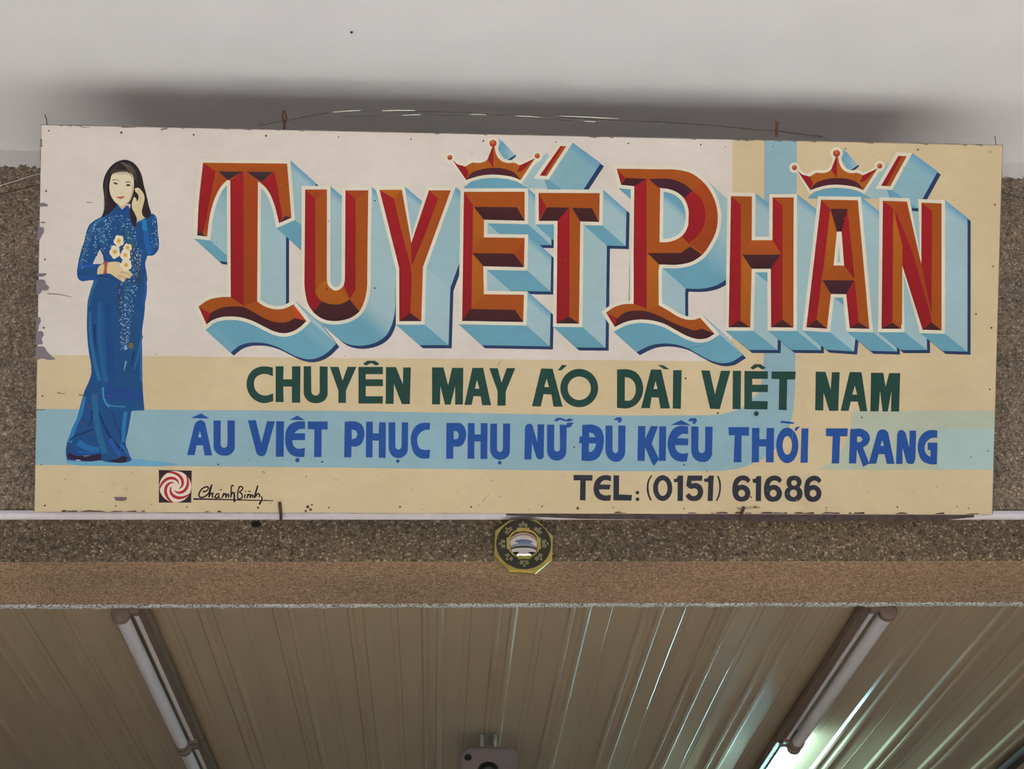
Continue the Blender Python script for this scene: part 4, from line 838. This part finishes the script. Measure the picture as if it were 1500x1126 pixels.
# ------------------------------------------------------------------ octagonal mirror
YM = D - .032
mc = at_y(768, 797, YM)
mir = empty('octagonal_mirror', (mc.x, YM, mc.z), 'small brass octagonal mirror with dark ring and trigrams, on the beam below the sign', 'mirror')
octo = [(725.6, 776.6), (747, 760), (786, 760), (810, 784), (809, 817.7), (784, 838.7), (746.4, 836.7), (724, 812)]
def ml(x, y, yy=0): q = at_y(x, y, YM); return (q.x - mc.x, yy, q.z - mc.z)
def prism(pts, y0, y1, mat, name, bev=0, par=mir):
    bm = bmesh.new(); A = [bm.verts.new((p[0], y0, p[2])) for p in pts]; Bv = [bm.verts.new((p[0], y1, p[2])) for p in pts]; n = len(pts)
    fa = bm.faces.new(A); bm.faces.new(Bv[::-1])
    for i in range(n): bm.faces.new((A[i], A[(i + 1) % n], Bv[(i + 1) % n], Bv[i]))
    bmesh.ops.recalc_face_normals(bm, faces=bm.faces[:])
    if bev: bmesh.ops.bevel(bm, geom=list(fa.edges), offset=bev, segments=2, affect='EDGES')
    return obj(name, bm, mat, par)
prism([ml(*q) for q in octo], -.0, .012, M_brass, 'frame', .003)
cx_, cz_ = ml(767, 797)[0], ml(767, 797)[2]; S = abs(ml(868, 797)[0] - ml(768, 797)[0]) / 100; SV = abs(ml(768, 847)[2] - ml(768, 747)[2]) / 100
def ring_pts(r, n=40, r2=None): return [(cx_ + r * S * math.cos(2 * math.pi * k / n), 0, cz_ + r * S * math.sin(2 * math.pi * k / n) * .98) for k in range(n)]
prism(ring_pts(40), -.003, .004, M_disc, 'dark_ring')
bm = bmesh.new(); n = 48
rgs = [[bm.verts.new((cx_ + r * S * math.cos(2 * math.pi * k / n), y, cz_ + r * S * math.sin(2 * math.pi * k / n) * .98)) for k in range(n)] for r, y in ((24.2, -.002), (24.2, -.006), (22.6, -.006), (22.2, -.003))]
for A, Bv in zip(rgs, rgs[1:]):
    for k in range(n): bm.faces.new((A[k], A[(k + 1) % n], Bv[(k + 1) % n], Bv[k]))
bmesh.ops.recalc_face_normals(bm, faces=bm.faces[:]); obj('inner_rim', bm, M_brass, mir)
for t in (90, 180, 270, 0):
    b = math.radians(t); q = []
    for r, da in ((26.5, -20), (26.5, 20), (21.5, 24), (21.5, -24)):
        for dd in (0,): q.append((cx_ + r * S * math.cos(b + math.radians(da)), 0, cz_ + r * S * math.sin(b + math.radians(da)) * .98))
    prism(q, -.0075, -.002, M_brass, 'gold_tab')
bm = bmesh.new(); prev = None
for i in range(9):
    th = i / 8 * math.radians(38); R0 = 22.3 * S / math.sin(math.radians(38)); r = R0 * math.sin(th); y = -.004 - (R0 * math.cos(th) - R0 * math.cos(math.radians(38)))
    row = [bm.verts.new((cx_ + r * math.cos(2 * math.pi * k / 32), y, cz_ + r * math.sin(2 * math.pi * k / 32) * .98)) for k in range(32)] if i else [bm.verts.new((cx_, y, cz_))]
    if prev:
        for k in range(32):
            if len(prev) == 1: bm.faces.new((prev[0], row[(k + 1) % 32], row[k]))
            else: bm.faces.new((prev[k], prev[(k + 1) % 32], row[(k + 1) % 32], row[k]))
    prev = row
bmesh.ops.recalc_face_normals(bm, faces=bm.faces[:]); obj('convex_mirror', bm, M_mirror, mir, True)
pat = [(1, 1, 1), (0, 1, 1), (1, 0, 1), (0, 0, 1), (0, 0, 0), (1, 0, 0), (0, 1, 0), (1, 1, 0)]
for k in range(8):                                     # trigrams: arcs, whole or broken
    b = math.radians(45 * k + 22.5 + 22.5); bm = bmesh.new()
    for j in range(3):
        r = 28.2 + j * 2.1
        for (a0, a1) in ([(-12, 12)] if pat[k][j] else [(-12, -2.5), (2.5, 12)]):
            n = 5; A = [];
            for i in range(n + 1):
                t = b + math.radians(a0 + (a1 - a0) * i / n)
                A.append([bm.verts.new((cx_ + rr * S * math.cos(t), -.0036, cz_ + rr * S * math.sin(t) * .98)) for rr in (r - .4, r + .4)])
            for i in range(n): bm.faces.new((A[i][0], A[i][1], A[i + 1][1], A[i + 1][0]))
    obj('trigram', bm, M_gold, mir)
    bm = bmesh.new(); t = math.radians(45 * k); r = 35.2       # small gold character between the trigrams
    for (dx, dz, w_, h_) in ((0, 1.1, 2.2, .5), (0, 0, 2.8, .5), (0, -1.2, 2.0, .5), (0, 0, .5, 3.0)):
        x0, z0 = cx_ + S * (r * math.cos(t) + dx), cz_ + S * (r * math.sin(t) * .98 + dz)
        vs = [bm.verts.new((x0 + sx * w_ * S / 2, -.0036, z0 + sz * h_ * S / 2)) for sx, sz in ((-1, -1), (1, -1), (1, 1), (-1, 1))]; bm.faces.new(vs)
    obj('gold_character', bm, M_gold, mir)

# ------------------------------------------------------------------ fluorescent fixtures
def cyl_y(bm, x, z, y0, y1, r, n=20, hemi=False): tube(bm, [(x, y0, z), (x, y0 + .001, z), (x, y1 - .001, z), (x, y1, z)], r, n)
def fixture(x, y0, y1, side, lit, lab):
    zc = ZC - .056
    t = empty('fluorescent_lamp', (x, y0, ZC), lab, 'ceiling lamp', 'tube lamps along the ceiling')
    bm = bmesh.new(); xa, xb = sorted((-side * .026, -side * .066)); box(bm, (xa, 0, -.042), (xb, y1 - y0, -.013)); bevel(bm, .003, 1); obj('batten', bm, M_steel, t)
    bm = bmesh.new(); xa, xb = sorted((-side * .030, -side * .041)); box(bm, (xa, .01, -.047), (xb, y1 - y0 - .01, -.042)); obj('cover_strip', bm, M_tube, t)
    bm = bmesh.new(); cyl_y(bm, 0, -.056, .02, y1 - y0 - .02, .0205); obj('glass_tube', bm, M_lit if lit else M_tube, t, True)
    for ya, yb in ((0, .03), (y1 - y0 - .035, y1 - y0)):
        bm = bmesh.new(); tube(bm, [(0, ya, -.056), (0, ya + .004, -.056), (0, yb - .004, -.056), (0, yb, -.056)], [.019, .0255, .0255, .019], 16); h_ = obj('tube_holder', bm, M_cap, t, True)
        bm = bmesh.new(); xa, xb = sorted((side * .004, -side * .05)); box(bm, (xa, ya + .004, -.056), (xb, yb - .004, -.014)); obj('bracket', bm, M_cap, h_)
XLm, XRm = -.885, 1.312
yl0, yl1 = at_z(177, 899, ZC - .056).y - .01, at_z(273, 1092, ZC - .056).y
XLm = at_z(222, 995, ZC - .056).x; XRm = at_z(1232, 995, ZC - .056).x
fixture(XLm, yl0, yl1, -1, False, 'unlit white fluorescent tube nearest the beam, on the left half of the shop ceiling')
fixture(XLm, yl1 + .02, yl1 + 1.25, -1, False, 'second unlit tube in the left row, deeper in the shop, cut off below')
yr1 = at_z(1172, 1090, ZC - .056).y
fixture(XRm, yl0, yr1, 1, False, 'unlit white fluorescent tube nearest the beam, on the right half of the shop ceiling')
fixture(XRm, yr1 + .02, yr1 + 1.25, 1, True, 'lit bluish-white fluorescent tube deeper in the shop, right half of the ceiling')

# grey ceiling plate with a dark socket, hanging on two short rods
zp = ZC - .10; pc = at_z(717, 1093, zp)
pl_ = empty('ceiling_fixture', (pc.x, pc.y, zp), 'grey round-cornered plate with a dark socket hung below the shop ceiling', 'ceiling fixture')
pl_.rotation_euler = (math.radians(-38), 0, 0)
W_ = (at_z(757, 1105, zp).x - at_z(677, 1105, zp).x)
def rrect(w, l, r, bow, n=6):
    o_ = []
    for cx, cy, a0 in ((w / 2 - r, r, -90), (w / 2 - r, l - r, 0), (-w / 2 + r, l - r, 90), (-w / 2 + r, r, 180)):
        for i in range(n + 1):
            t = math.radians(a0 + 90 * i / n); x_, y_ = cx + r * math.cos(t), cy + r * math.sin(t)
            o_.append((x_, y_ + (bow * (x_ / (w / 2)) ** 2 if y_ < l / 2 else 0)))
    return o_
bm = bmesh.new(); pr = rrect(W_, W_ * 1.25, .03, .018); A = [bm.verts.new((x_, y_, -.004)) for x_, y_ in pr]; Bv = [bm.verts.new((x_, y_, .012)) for x_, y_ in pr]
f = bm.faces.new(A); bm.faces.new(Bv[::-1])
for i in range(len(pr)): bm.faces.new((A[i], A[(i + 1) % len(pr)], Bv[(i + 1) % len(pr)], Bv[i]))
bmesh.ops.recalc_face_normals(bm, faces=bm.faces[:]); bmesh.ops.bevel(bm, geom=list(f.edges), offset=.003, segments=2, affect='EDGES'); obj('plate', bm, M_plate, pl_)
bm = bmesh.new(); tube(bm, [(-.004, .095, -.002), (-.004, .095, -.03), (-.004, .095, -.034)], [.036, .036, .028], 24); obj('socket', bm, M_dark, pl_, True)
bm = bmesh.new(); tube(bm, [(-W_ / 2 + .022, .04, .0), (-W_ / 2 + .022, .04, -.008)], .0125, 14); obj('screw_recess', bm, M_dark, pl_)
for dx in (-.024, .022):
    bm = bmesh.new(); tube(bm, [(dx, .025, .01), (dx, .025, .10)], .006, 8); obj('rod', bm, M_tube, pl_, True)
